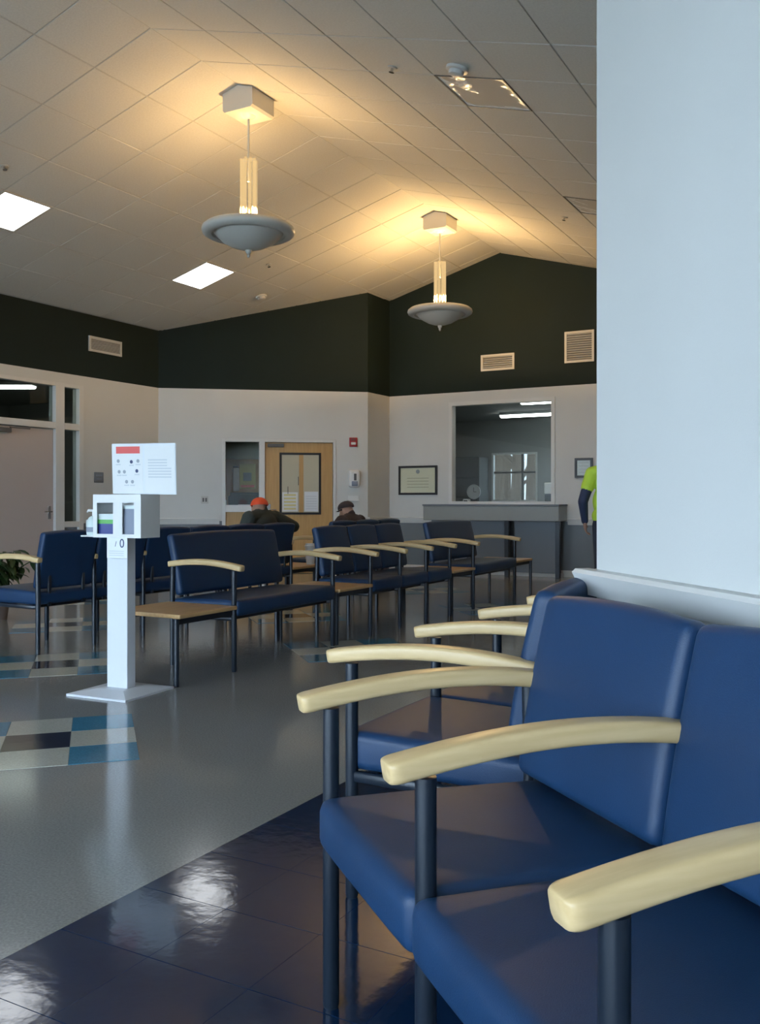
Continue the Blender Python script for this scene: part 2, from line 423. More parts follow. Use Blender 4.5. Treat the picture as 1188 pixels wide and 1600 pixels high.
# walls ---------------------------------------------------------------
rzL = R(90)                                              # left wall: local x = +Y
def yl(u): r = ray(u, HZ); return (XL / r.x) * r.y         # y on the left wall seen in column u
def zl(u, v): r = ray(u, v); return EYE + r.z * XL / r.x
LO = -YB
d_y0, d_y1 = 7.62, 9.33                                    # glazed entrance in the left wall
wall('wall_left', (XL, YB, 0), rzL, P1.y - YB, [(d_y0 + LO, d_y1 + LO, 0.0, 2.80)], ext=0.0, label='left wall, dark above, white, slate below the rail')
angD = math.atan2(P2.y - P1.y, P2.x - P1.x); LD = (P2 - P1).length
nD = Vector((math.sin(angD), -math.cos(angD), 0))
def on_diag(u, v):
    r = ray(u, v); o = Vector((0, 0, EYE)); D = (P1 - o).dot(nD) / r.dot(nD); p = o + r * D
    return (p - P1).dot(Vector((math.cos(angD), math.sin(angD), 0))), p.z
s_op0 = on_diag(347, 700)[0]; s_mid0 = on_diag(405, 700)[0]; s_mid1 = on_diag(414, 700)[0]; s_op1 = on_diag(525, 700)[0]
z_op = on_diag(435, 686)[1]
wall('wall_back_left', P1, angD, LD, [(s_op0, s_op1, 0.0, z_op)], label='angled white wall with a wooden door and service hatch')
wall('wall_niche', (P2.x, P2.y, 0), rzL, YG - P2.y, label='short return wall beside the angled wall')
def xg(u, v=HZ):
    r = ray(u, v); D = YG / r.y; return r.x * D, EYE + r.z * D
gx0, gx1 = xg(704)[0], xg(866)[0]; gz0, gz1 = 1.10, 2.76
wall('wall_back', (P2.x, YG, 0), 0, XR - P2.x, [(gx0 - P2.x, gx1 - P2.x, gz0, gz1)], label='gable end wall with the reception window')
wall('wall_right', (XR, YG, 0), R(-90), YG - CN.y - 0.0, label='right wall behind the chair row')
angN = math.atan2(ND.y, ND.x)
wall('wall_corner', CN, angN, NL, (), zs=(), mats=('wall_white',), label='bright white angled wall behind the nearest chairs')
wall('wall_side', (PN.x, PN.y, 0), R(-90), PN.y - YB, label='side wall of the window bay')
WN = [(0.35 + 2.2 * i, 0.35 + 2.2 * i + 2.0) for i in range(5)]
LR = PN.x - XL
wall('wall_rear', (PN.x, YB, 0), R(180), LR, [(a, b, 0.25, 2.75) for a, b in WN], label='window wall facing the gable')

rail('trim_1', (XL, YB, 0), rzL, [(0, d_y0 + LO - 0.05), (d_y1 + LO + 0.05, P1.y - YB)], label='white chair rail on the left wall')
rail('trim_2', P1, angD, [(0, s_op0 - 0.04), (s_op1 + 0.04, LD)], label='white chair rail on the angled wall')
rail('trim_3', (P2.x, P2.y, 0), rzL, [(0, YG - P2.y)], label='white chair rail on the return wall')
rail('trim_4', (P2.x, YG, 0), 0, [(0, xg(680)[0] - P2.x), (xg(888)[0] - P2.x, XR - P2.x)], label='white chair rail on the gable wall')
rail('trim_5', (XR, YG, 0), R(-90), [(0, YG - CN.y + 0.005)], top=0.968, h=0.075, d=0.012, m='trim_white', label='white chair rail behind the chair row')
rail('trim_6', CN, angN, [(-0.05, NL)], top=0.968, h=0.075, d=0.055, m='trim_white', label='white moulded chair rail on the bright angled wall')
base('baseboard_left', (XL, YB, 0), rzL, [(0, d_y0 + LO - 0.05), (d_y1 + LO + 0.05, P1.y - YB)])
base('baseboard_back_left', P1, angD, [(0, s_op0 - 0.04), (s_op1 + 0.04, LD)])
base('baseboard_back', (P2.x, YG, 0), 0, [(0, XR - P2.x)], m='trim_white')
base('baseboard_corner', CN, angN, [(0, NL)])

# rear windows: daylight ------------------------------------------------
for i, (a, b) in enumerate(WN):
    w = struct_empty('window_%d' % (i + 2), (PN.x - a, YB, 0), R(180), 'tall aluminium framed window in the rear wall')
    W_ = b - a
    mesh_obj('window_frame', multi(frame_bm(0, W_, 0.25, 2.75, 0.06, 0.03, 0.11), B(W_ / 2 - 0.025, W_ / 2 + 0.025, 0.03, 0.11, 0.31, 2.69), B(0.06, W_ / 2 - 0.025, 0.03, 0.11, 0.95, 1.0), B(W_ / 2 + 0.025, W_ - 0.06, 0.03, 0.11, 0.95, 1.0)), 'metal_white', w)
    for x0, x1 in ((0.06, W_ / 2 - 0.025), (W_ / 2 + 0.025, W_ - 0.06)):
        for z0, z1 in ((0.31, 0.95), (1.0, 2.69)):
            mesh_obj('pane', B(x0, x1, 0.065, 0.071, z0, z1), 'pane', w)
    portal('window_rear_%d_offscreen' % (i + 1), (PN.x - (a + b) / 2, YB - 0.16, 1.5), (R(-90), 0, 0), W_, 2.5)

# ------------------------------------------------------------------ glazed entrance in the left wall (door_1) and office behind
dz = 2.80
E1 = struct_empty('door_1', (XL, 0, 0), rzL, 'glazed entrance with pinkish grey door, sidelight and transom')
ys = dict(l=d_y0, jl=d_y0 + 0.06, a=yl(86), b=yl(100), c=yl(123), r=d_y1)
def lb(nm, m, x0, x1, y0, y1, z0, z1, par=E1, bev=0.003): return mesh_obj(nm, BB(x0, x1, y0, y1, z0, z1, bev, 1), m, par)
for nm, x0, x1, z0, z1 in (('door_frame', ys['l'], ys['jl'], 0, dz), ('door_frame', ys['a'], ys['b'], 0, dz), ('door_frame', ys['c'], ys['r'], 0, dz),
                           ('door_frame', ys['jl'], ys['a'], dz - 0.05, dz), ('door_frame', ys['b'], ys['c'], dz - 0.05, dz),
                           ('door_frame', ys['jl'], ys['a'], 2.16, 2.25), ('door_frame', ys['b'], ys['c'], 2.16, 2.25),
                           ('door_frame', ys['b'], ys['c'], 0.80, 0.88)):
    lb(nm, 'trim_white', x0, x1, -0.015, 0.12, z0, z1)
lb('pane', 'pane_tint', ys['jl'], ys['a'], 0.05, 0.056, 2.25, dz - 0.05, bev=0.001)
lb('pane', 'pane_tint', ys['b'], ys['c'], 0.05, 0.056, 2.25, dz - 0.05, bev=0.001)
lb('pane', 'pane_tint', ys['b'], ys['c'], 0.05, 0.056, 0.88, 2.16, bev=0.001)
lb('kick_panel', 'wall_slate', ys['b'], ys['c'], 0.03, 0.09, 0.0, 0.80)
leaf = lb('door_leaf', 'door_laminate', ys['jl'] + 0.004, ys['a'] - 0.004, 0.03, 0.075, 0.01, 2.15)
mesh_obj('door_handle', multi(BB(ys['a'] - 0.10, ys['a'] - 0.05, 0.018, 0.03, 0.92, 1.10, 0.004, 1), tube([(ys['a'] - 0.075, 0.03, 1.02), (ys['a'] - 0.075, -0.03, 1.02), (ys['a'] - 0.2, -0.03, 1.02)], 0.009, 8)), 'chrome', leaf, smooth=True)
mesh_obj('door_closer', multi(BB(ys['jl'] + 0.22, ys['jl'] + 0.42, -0.03, 0.03, 2.06, 2.12, 0.006, 1), B(ys['jl'] + 0.40, ys['jl'] + 0.72, -0.02, -0.008, 2.12, 2.135)), 'slot_dark', leaf)
# office room shell
def room(name, lo, hi, wallm, floorm='vct_grey', t=0.08, skip=()):
    e = struct_empty(name, (0, 0, 0))
    (x0, y0, z0), (x1, y1, z1) = lo, hi
    sides = {'-x': (x0 - t, x0, y0, y1, z0, z1), '+x': (x1, x1 + t, y0, y1, z0, z1), '-y': (x0, x1, y0 - t, y0, z0, z1), '+y': (x0, x1, y1, y1 + t, z0, z1)}
    for k, b in sides.items():
        if k not in skip: mesh_obj('wall_panel', B(*b), wallm, e)
    mesh_obj('room_ceiling', B(x0 - t, x1 + t, y0 - t, y1 + t, z1, z1 + t), wallm, e)
    mesh_obj('room_floor', B(x0 - t, x1 + t, y0 - t, y1 + t, z0 - t, z0), floorm, e)
    return e
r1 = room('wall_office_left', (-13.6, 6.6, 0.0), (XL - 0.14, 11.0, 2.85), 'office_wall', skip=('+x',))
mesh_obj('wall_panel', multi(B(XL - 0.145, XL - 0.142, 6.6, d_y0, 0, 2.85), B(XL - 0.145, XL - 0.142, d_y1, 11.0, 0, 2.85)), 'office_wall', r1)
def strip_light(name, label, loc, length, w, rz, group=None):
    t = thing(name, label, 'ceiling light', loc, rz, group)
    mesh_obj('housing', BB(-length / 2 - .01, length / 2 + .01, -w / 2 - .01, w / 2 + .01, 0.0, 0.05, 0.006, 1), 'metal_white', t)
    pf = [(math.cos(k / 8 * math.pi) * w / 2 * 0.95, -math.sin(k / 8 * math.pi) * 0.045) for k in range(9)]
    mesh_obj('diffuser', extrude_profile(pf, -length / 2, length / 2), 'strip_on', t)
p = at_depth(-14, 603, 12.9)
strip_light('strip_light', 'white strip light glowing behind the transom of the glazed entrance', (p.x, p.y, 2.79), 1.2, 0.22, R(29 + 0))

# ------------------------------------------------------------------ door and hatch in the angled wall (door_2)
E2 = struct_empty('door_2', P1, angD, 'maple door with a framed glass panel and a service hatch')
zo = z_op
def db(nm, m, x0, x1, y0, y1, z0, z1, par=E2, bev=0.003): return mesh_obj(nm, BB(x0, x1, y0, y1, z0, z1, bev, 1), m, par)
for a, b, z0, z1 in ((s_op0, s_op0 + 0.055, 0, zo), (s_mid0, s_mid1, 0, zo), (s_op1 - 0.045, s_op1, 0, zo), (s_op0 + 0.055, s_mid0, zo - 0.05, zo), (s_mid1, s_op1 - 0.045, zo - 0.05, zo)):
    db('door_frame', 'trim_white', a, b, -0.02, 0.12, z0, z1)
dl, dr = s_mid1 + 0.004, s_op1 - 0.049
leaf = db('door_leaf', 'door_wood', dl, dr, 0.03, 0.075, 0.008, zo - 0.054)
w0, wz1 = on_diag(437, 707); w1, wz0 = on_diag(502, 804)
fr = mesh_obj('vision_frame', frame_bm(w0, w1, wz0, wz1, 0.035, 0.015, 0.045), 'black', leaf)
mesh_obj('backing_panel', B(w0 + 0.03, w1 - 0.03, 0.024, 0.030, wz0 + 0.03, wz1 - 0.03), 'cream', leaf)
wm = (w0 + w1) / 2 + 0.02
mesh_obj('center_strip', B(wm - 0.04, wm + 0.03, 0.018, 0.024, wz0 + 0.035, wz1 - 0.035), 'door_wood', leaf)
mesh_obj('pull', multi(BB(wm - 0.055, wm - 0.045, 0.008, 0.018, 1.42, 1.56, 0.002, 1), BB(w0 + 0.13, w0 + 0.14, 0.012, 0.024, 1.28, 1.40, 0.002, 1)), 'slot_dark', leaf)
n1 = mesh_obj('notice', B(w0 + 0.045, wm - 0.06, 0.016, 0.019, wz0 + 0.05, wz0 + 0.36), 'paper', leaf)
mesh_obj('notice_print', multi(*[B(w0 + 0.07, wm - 0.09, 0.0145, 0.0158, wz0 + 0.08 + 0.055 * q, wz0 + 0.11 + 0.055 * q) for q in range(5)]), 'paper_yellow', n1)
n2 = mesh_obj('notice', B(wm + 0.045, w1 - 0.045, 0.016, 0.019, wz0 + 0.05, wz0 + 0.37), 'paper_cool', leaf)
mesh_obj('notice_print', multi(*[B(wm + 0.07, w1 - 0.07, 0.0145, 0.0158, wz0 + 0.09 + 0.04 * q, wz0 + 0.10 + 0.04 * q) for q in range(6)]), 'ink_pale', n2)
mesh_obj('door_handle', multi(BB(dl + 0.03, dl + 0.09, 0.015, 0.03, 0.95, 1.12, 0.004, 1), tube([(dl + 0.06, 0.03, 1.03), (dl + 0.06, -0.03, 1.03), (dl + 0.18, -0.03, 1.03)], 0.009, 8)), 'chrome', leaf, smooth=True)
mesh_obj('door_closer', BB(dl + 0.04, dl + 0.30, -0.02, 0.03, zo - 0.13, zo - 0.075, 0.005, 1), 'slot_dark', leaf)
# hatch: ledge, wooden lower front, glass above
hz0 = on_diag(376, 800)[1]; hz1 = on_diag(376, 789)[1]
db('hatch_ledge', 'plastic_white', s_op0 + 0.055, s_mid0, -0.08, 0.30, hz0, hz1)
db('hatch_front', 'door_wood', s_op0 + 0.055, s_mid0, 0.02, 0.06, 0.0, hz0)
mesh_obj('pane', B(s_op0 + 0.055, s_mid0, 0.06, 0.066, hz1, zo - 0.05), 'pane', E2)
# room behind
bk = 1.1
e = struct_empty('wall_workroom', P1, angD)
mesh_obj('wall_panel', multi(B(-0.6, 3.0, bk, bk + 0.06, 0, 2.8), B(-0.6, -0.54, 0.15, bk, 0, 2.8), B(2.94, 3.0, 0.15, bk, 0, 2.8), B(-0.6, 3.0, 0.15, bk, 2.8, 2.86), B(-0.6, 3.0, 0.15, bk, -0.06, 0)), 'cream', e)
cx0, cx1 = s_op0 - 0.1, s_mid0 + 0.5
h = thing('hutch_cabinet', 'orange wooden hutch panel standing behind the service hatch', 'cabinet', P1 + Matrix.Rotation(angD, 4, 'Z') @ Vector((0, bk, 0)), angD)
mesh_obj('back_panel', BB(cx0, cx1, -0.05, -0.005, 1.04, 1.88, 0.004, 1), 'cabinet_wood', h)
mesh_obj('counter', BB(cx0, cx1, -0.6, -0.005, 1.00, 1.04, 0.006, 1), 'plastic_white', h)
mesh_obj('cabinet_body', BB(cx0, cx1, -0.57, -0.005, 0.0, 1.00, 0.006, 1), 'cabinet_wood', h)
MD = Matrix.Translation(P1) @ Matrix.Rotation(angD, 4, 'Z')
def diag_obj(nm, bm, m, label, cat, **k): return tag(mesh_obj(nm, bm, m, None, P1, (0, 0, angD), **k), label, cat)
su = lambda u: on_diag(u, 750)[0] + 0.09
yb = bk - 0.052
tow = thing('paper_towel_dispenser', 'tall white paper dispenser hung on the wooden hutch', 'dispenser', MD @ Vector((su(361), yb, 1.33)), angD)
mesh_obj('body', BB(-0.055, 0.055, -0.10, 0, 0, 0.40, 0.02, 3), 'plastic_white', tow, smooth=True)
mesh_obj('top_cap', BB(-0.05, 0.05, -0.09, 0, 0.40, 0.43, 0.008, 1), 'slot_dark', tow)
po = thing('pinned_poster', 'small pinned poster with a dark picture on the wooden hutch', 'poster', MD @ Vector((su(379), yb, 1.38)), angD)
mesh_obj('sheet', B(-0.12, 0.15, -0.004, 0, 0, 0.42), 'paper_yellow', po); mesh_obj('picture', B(-0.06, 0.08, -0.006, -0.004, 0.13, 0.27), 'ink_grey', po); mesh_obj('title_strip', B(-0.10, 0.13, -0.006, -0.004, 0.02, 0.06), 'sign_red', po)
pr = thing('desk_printer', 'black printer on the counter behind the service hatch', 'printer', MD @ Vector((su(376), yb - 0.25, 1.04)), angD)
mesh_obj('body', BB(-0.28, 0.28, -0.2, 0.2, 0.0, 0.22, 0.02, 2), 'black', pr); mesh_obj('lid', BB(-0.25, 0.25, -0.18, 0.18, 0.22, 0.27, 0.012, 2), 'jacket_green', pr)
mesh_obj('tray', BB(-0.16, 0.16, -0.30, -0.2, 0.03, 0.05, 0.004, 1), 'slot_dark', pr); mesh_obj('paper_stack', B(-0.12, 0.14, -0.29, -0.21, 0.05, 0.07), 'paper', pr)
bx = thing('paper_carton', 'small white carton on the counter beside the black printer', 'box', MD @ Vector((su(353) - 0.20, yb - 0.42, 1.04)), angD)
mesh_obj('carton_body', BB(-0.12, 0.12, -0.07, 0.07, 0, 0.14, 0.005, 1), 'paper', bx); mesh_obj('flap', BB(-0.12, 0.12, -0.075, 0.0, 0.14, 0.146, 0.002, 1), 'paper_cool', bx)

# things on the angled wall
def on_wall(nm, label, cat, s, z, p0=P1, rz=angD, off=0.0):
    q = Matrix.Translation(Vector(p0)) @ Matrix.Rotation(rz, 4, 'Z') @ Vector((s, -off, z))
    return thing(nm, label, cat, q, rz)
s, z = on_diag(552, 691)
a = on_wall('fire_alarm', 'dark red fire alarm strobe high on the wall beside the wooden door', 'alarm', s, z)
mesh_obj('back_plate', BB(-0.065, 0.065, -0.03, 0, -0.075, 0.075, 0.008, 2), 'alarm_red', a)
mesh_obj('strobe_lens', BB(-0.04, 0.04, -0.055, -0.03, -0.045, 0.0, 0.01, 2), 'plastic_white', a)
mesh_obj('horn_grille', multi(*[B(-0.04, 0.04, -0.034, -0.03, 0.02 + 0.012 * q, 0.026 + 0.012 * q) for q in range(4)]), 'slot_dark', a)
s, z = on_diag(553, 750)
a = on_wall('soap_dispenser', 'white wall dispenser below the red alarm', 'dispenser', s, z)
mesh_obj('body', BB(-0.09, 0.09, -0.11, 0, -0.12, 0.16, 0.035, 4), 'plastic_white', a, smooth=True)
mesh_obj('push_bar', BB(-0.05, 0.05, -0.135, -0.09, -0.10, -0.02, 0.012, 2), 'box_grey', a, smooth=True)
mesh_obj('window_strip', BB(-0.012, 0.03, -0.1125, -0.108, -0.01, 0.10, 0.002, 1), 'slot_dark', a)
s, z = on_diag(552, 780)
a = on_wall('drip_tray', 'small pale tray shelf under the white wall dispenser', 'tray', s, z)
mesh_obj('shelf', BB(-0.09, 0.09, -0.12, 0, -0.03, -0.015, 0.004, 1), 'plastic_white', a); mesh_obj('back_plate', BB(-0.09, 0.09, -0.01, 0, -0.03, 0.06, 0.004, 1), 'plastic_white', a)
s, z = on_diag(320, 781)
a = on_wall('light_switch', 'grey light switch plate on the angled white wall', 'switch', s, z)
mesh_obj('plate', BB(-0.055, 0.055, -0.01, 0, -0.06, 0.06, 0.004, 1), 'register_white', a)
for q in (-0.022, 0.022): mesh_obj('rocker', BB(q - 0.013, q + 0.013, -0.016, -0.01, -0.03, 0.03, 0.002, 1), 'slot_dark', a)
yv = yl(154)
a = on_wall('room_sign', 'small dark square room sign beside the glazed entrance', 'sign', yv, zl(154, 746), (XL, 0, 0), rzL)
mesh_obj('plate', BB(-0.09, 0.09, -0.012, 0, -0.075, 0.075, 0.004, 1), 'counter_slate', a)
mesh_obj('print_strip', multi(B(-0.06, 0.06, -0.0135, -0.012, 0.02, 0.04), B(-0.05, 0.05, -0.0135, -0.012, -0.03, -0.015)), 'box_grey', a)

# air registers
def register(name, label, p0, rz, s, z, w, hgt, slats, m='register_white', vertical=False):
    a = on_wall(name, label, 'vent', s, z, p0, rz)
    mesh_obj('frame', frame_bm(-w / 2, w / 2, -hgt / 2, hgt / 2, 0.035, -0.022, 0), m, a)
    mesh_obj('backing', B(-w / 2 + .03, w / 2 - .03, -0.004, -0.001, -hgt / 2 + .03, hgt / 2 - .03), 'slot_dark', a)
    span = (w if vertical else hgt) - 0.07
    for k in range(slats):
        q = -span / 2 + span * (k + 0.5) / slats
        if vertical: bm = xform(BB(-0.004, 0.004, -0.016, 0.0, -hgt / 2 + .035, hgt / 2 - .035, 0.001, 1), Matrix.Translation((q, -0.004, 0)) @ Matrix.Rotation(R(30), 4, 'Z'))
        else: bm = xform(BB(-w / 2 + .035, w / 2 - .035, -0.018, 0.0, -0.004, 0.004, 0.001, 1), Matrix.Translation((0, -0.003, q)) @ Matrix.Rotation(R(-35), 4, 'X'))
        mesh_obj('slat', bm, m, a)
    return a
register('air_register', 'long pale air register on the dark paint of the left wall', (XL, 0, 0), rzL, (yl(138) + yl(189)) / 2, 3.425, 0.64, 0.22, 7)
register('air_register', 'wide two-bank air register above the reception window', (0, YG, 0), 0, (xg(752)[0] + xg(805)[0]) / 2, 3.38, 0.57, 0.26, 6)
register('return_grille', 'large square return air grille high on the gable wall', (0, YG, 0), 0, (xg(883)[0] + xg(925)[0]) / 2 + 0.02, 3.52, 0.46, 0.48, 12)

# ------------------------------------------------------------------ gable wall: reception window, office, counter, frames
W1 = struct_empty('window_1', (0, YG, 0), 0, 'reception window in a white frame above the counter')
mesh_obj('window_frame', frame_bm(gx0 - 0.02, gx1 + 0.02, gz0 - 0.0, gz1 + 0.02, 0.06, -0.025, 0.12), 'trim_white', W1)
mesh_obj('pane', B(gx0 + 0.04, gx1 - 0.04, 0.05, 0.056, gz0 + 0.06, gz1 - 0.04), 'pane', W1)
oy0, oy1 = YG + 0.16, YG + 3.9
ox0, ox1 = -8.6, -3.0
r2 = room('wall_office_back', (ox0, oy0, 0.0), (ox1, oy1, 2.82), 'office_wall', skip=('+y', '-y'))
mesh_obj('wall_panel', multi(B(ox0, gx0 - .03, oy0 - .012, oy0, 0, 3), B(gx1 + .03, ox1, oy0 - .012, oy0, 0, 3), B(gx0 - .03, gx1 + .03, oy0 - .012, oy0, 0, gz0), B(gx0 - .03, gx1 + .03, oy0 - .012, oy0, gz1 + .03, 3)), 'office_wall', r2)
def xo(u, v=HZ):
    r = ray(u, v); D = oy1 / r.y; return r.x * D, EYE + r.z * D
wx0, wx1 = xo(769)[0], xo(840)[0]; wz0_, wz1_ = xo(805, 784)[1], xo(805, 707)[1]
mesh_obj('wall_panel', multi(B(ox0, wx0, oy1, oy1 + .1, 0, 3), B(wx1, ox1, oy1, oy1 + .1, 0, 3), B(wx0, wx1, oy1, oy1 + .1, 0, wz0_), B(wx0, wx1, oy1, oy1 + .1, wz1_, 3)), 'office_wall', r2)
W7 = struct_empty('window_7', (0, oy1, 0), 0, 'small office window with dark glazing bars seen through the reception window')
mesh_obj('window_frame', frame_bm(wx0, wx1, wz0_, wz1_, 0.035, -0.01, 0.08), 'trim_white', W7)
xm = xo(816)[0]; zm = xo(805, 738)[1]; xm2 = xo(793)[0]
mesh_obj('glazing_bar', B(xm - 0.02, xm + 0.02, 0.02, 0.06, wz0_ + .035, wz1_ - .035), 'slot_dark', W7)
mesh_obj('glazing_bar', B(wx0 + .035, wx1 - .035, 0.021, 0.059, zm - 0.018, zm + 0.018), 'slot_dark', W7)
for a, b in ((wx0 + .035, xm - .02), (xm + .02, wx1 - .035)):
    for c, d in ((wz0_ + .035, zm - .018), (zm + .018, wz1_ - .035)): mesh_obj('pane', B(a, b, 0.038, 0.042, c, d), 'pane_dark', W7)
portal('office_window_daylight', ((wx0 + wx1) / 2, oy1 + 0.14, (wz0_ + wz1_) / 2), (R(90), 0, 0), wx1 - wx0, wz1_ - wz0_)
for nm, u0, v0, L_, lbl in (('strip_light', 848, 649, 1.6, 'long white strip light on the reception office ceiling'), ('strip_light', 877, 628, 1.3, 'shorter white strip light nearest the reception glass')):
    D = (2.74 - EYE) * F_PX / (HZ - v0); p = at_depth(u0, v0, D)
    strip_light(nm, lbl, (p.x, p.y, 2.77), L_, 0.20, 0)
# things in the reception office
ck = thing('wall_clock', 'round white clock on the reception office wall', 'clock', (xo(747)[0] + 0.16, oy1 - 0.575, xo(747, 769)[1]), 0)
mesh_obj('clock_rim', xform(lathe([(0, 0), (0.145, 0), (0.15, 0.015), (0.145, 0.035), (0.13, 0.035), (0.13, 0.02), (0, 0.02)], 32), Matrix.Rotation(R(90), 4, 'X')), 'plastic_white', ck, smooth=True)
mesh_obj('clock_face', xform(lathe([(0, 0.021), (0.129, 0.021), (0.129, 0.023), (0, 0.023)], 32), Matrix.Rotation(R(90), 4, 'X')), 'paper', ck)
mesh_obj('hands', multi(B(-0.004, 0.004, -0.026, -0.024, 0, 0.09), B(0, 0.06, -0.028, -0.026, -0.004, 0.004)), 'black', ck)
fc = thing('filing_cabinet', 'tall dark filing cabinets at the back of the reception office', 'cabinet', (xo(722)[0], oy1 - 0.3, 0), 0)
mesh_obj('cabinet_body', BB(-0.9, 0.62, -0.25, 0.25, 0, 2.06, 0.01, 1), 'office_dark', fc)
for k in range(5): mesh_obj('drawer', BB(-0.88, 0.60, -0.27, -0.25, 0.05 + 0.40 * k, 0.43 + 0.40 * k, 0.006, 1), 'office_dark', fc)
dk = thing('reception_desk', 'dark worktop running behind the reception window', 'desk', ((gx0 + gx1) / 2, oy0 + 0.4, 0), 0)
mesh_obj('desk_top', BB(-1.1, 1.1, -0.35, 0.35, 1.04, 1.08, 0.006, 1), 'black', dk)
for q in (-1.0, 1.0): mesh_obj('side_panel', BB(q - 0.02, q + 0.02, -0.33, 0.33, 0, 1.04, 0.004, 1), 'office_dark', dk)
def monitor(label, x, y, z, rz, w=0.45):
    m_ = thing('computer_monitor', label, 'monitor', (x, y, z), rz)
    mesh_obj('screen', BB(-w / 2, w / 2, -0.02, 0.02, 0.12, 0.40, 0.01, 2), 'black', m_); mesh_obj('neck', BB(-0.03, 0.03, -0.01, 0.03, 0.01, 0.2, 0.004, 1), 'black', m_); mesh_obj('foot', BB(-0.1, 0.1, -0.08, 0.08, 0, 0.015, 0.004, 1), 'black', m_)
def small_case(label, x, y, z, m='plastic_white'):
    c_ = thing('card_reader', label, 'device', (x, y, z), 0)
    mesh_obj('body', BB(-0.05, 0.05, -0.05, 0.05, 0, 0.12, 0.012, 2), m, c_, smooth=True); mesh_obj('display', BB(-0.035, 0.035, -0.054, -0.05, 0.06, 0.10, 0.002, 1), 'black', c_)
small_case('small pale device on the desk at the window corner', xg(712)[0] + 0.02, oy0 + 0.25, 1.08)
dp = thing('paper_dispenser', 'pale box on a dark base inside the right side of the reception window', 'box', (xg(858)[0] - 0.1, oy0 + 0.3, 1.08), 0)
mesh_obj('lower_case', BB(-0.1, 0.1, -0.08, 0.08, 0, 0.2, 0.01, 1), 'black', dp); mesh_obj('upper_case', BB(-0.11, 0.11, -0.08, 0.08, 0.2, 0.38, 0.012, 1), 'plastic_white', dp)

# counter under the window
kx0, kx1 = xg(679)[0], xg(887)[0]
k_ = thing('reception_counter', 'grey reception counter with deep ledge fascia and dark posts', 'counter', (0, YG, 0), 0)
mesh_obj('ledge', BB(kx0, kx1, -0.42, -0.02, 0.86, 1.09, 0.008, 1), 'counter_grey', k_)
mesh_obj('ledge_top', BB(kx0 - 0.01, kx1 + 0.01, -0.435, -0.02, 1.09, 1.115, 0.004, 1), 'counter_slate', k_)
for u0, u1 in ((680, 803), (808, 880)):
    mesh_obj('front_panel', BB(xg(u0)[0] + 0.03, xg(u1)[0], -0.2, -0.17, 0.06, 0.86, 0.004, 1), 'counter_slate', k_)
for u in (806, 884): mesh_obj('post', BB(xg(u)[0] - 0.035, xg(u)[0] + 0.035, -0.40, -0.33, 0.0, 0.86, 0.004, 1), 'steel_navy', k_)
mesh_obj('toe_kick', BB(kx0 + 0.05, kx1 - 0.05, -0.16, -0.02, 0, 0.06, 0.004, 1), 'trim_white', k_)
# framed certificates
def picture(name, label, x0, x1, z0, z1, face, seal):
    p_ = thing(name, label, 'picture frame', ((x0 + x1) / 2, YG - 0.001, z0), 0)
    w, hh = x1 - x0, z1 - z0
    mesh_obj('frame', frame_bm(-w / 2, w / 2, 0, hh, 0.035, -0.028, 0), 'black', p_)
    mesh_obj('sheet', B(-w / 2 + .03, w / 2 - .03, -0.012, -0.004, .03, hh - .03), face, p_)
    mesh_obj('print_lines', multi(*[B(-w * .28, w * .28, -0.0135, -0.012, hh * .25 + .05 * q, hh * .25 + .012 + .05 * q) for q in range(4)]), 'ink_pale' if face != 'parchment' else 'cream', p_)
    if seal: mesh_obj('seal', xform(lathe([(0, 0), (0.035, 0), (0.035, 0.0015), (0, 0.0015)], 20), Matrix.Translation((0, -0.0122, hh * .8)) @ Matrix.Rotation(R(90), 4, 'X')), 'ink_grey', p_)
    mesh_obj('pane', B(-w / 2 + .03, w / 2 - .03, -0.020, -0.018, .03, hh - .03), 'pane_satin', p_)
picture('framed_certificate', 'wide black framed certificate with seal left of the reception window', xg(624)[0], xg(684)[0], 1.27, 1.755, 'parchment', True)
picture('framed_notice', 'small black framed notice on the gable wall behind the lime vest', xg(899)[0], xg(925)[0] + 0.02, 1.52, 1.82, 'paper_cool', False)

# outside, beyond the office window
gr = mesh_obj('ground', B(-60, 40, 17.8, 90, -0.3, -0.1), 'ground'); gr['kind'] = 'structure'
gr = mesh_obj('ground_terrace', B(-60, 40, -60, YB - 0.2, -0.3, -0.1), 'ground'); gr['kind'] = 'structure'
def bare_tree(label, x, y, h, seed):
    rn = random.Random(seed); t = thing('bare_tree', label, 'tree', (x, y, -0.1), 0, 'trees outside the office window')
    mesh_obj('trunk', tube([(0, 0, 0), (0.05, 0, h * .4), (-0.05, 0.05, h)], [0.2, 0.15, 0.05], 8), 'bark', t, smooth=True)
    for k in range(9):
        a = rn.uniform(0, 6.28); z0 = h * rn.uniform(.15, .9); L_ = rn.uniform(.8, 2)
        mesh_obj('branch', tube([(0, 0, z0), (math.cos(a) * L_ * .5, math.sin(a) * L_ * .5, z0 + L_ * .4), (math.cos(a) * L_, math.sin(a) * L_, z0 + L_)], [0.07, 0.045, 0.015], 6), 'bark', t, smooth=True)
for i, (u, D, h) in enumerate(((776, 27, 7), (790, 31, 8), (806, 25, 6), (829, 28, 7), (812, 36, 9))):
    p = at_depth(u, HZ, D); bare_tree('leafless tree trunk outside the small office window', p.x, p.y, h, i)
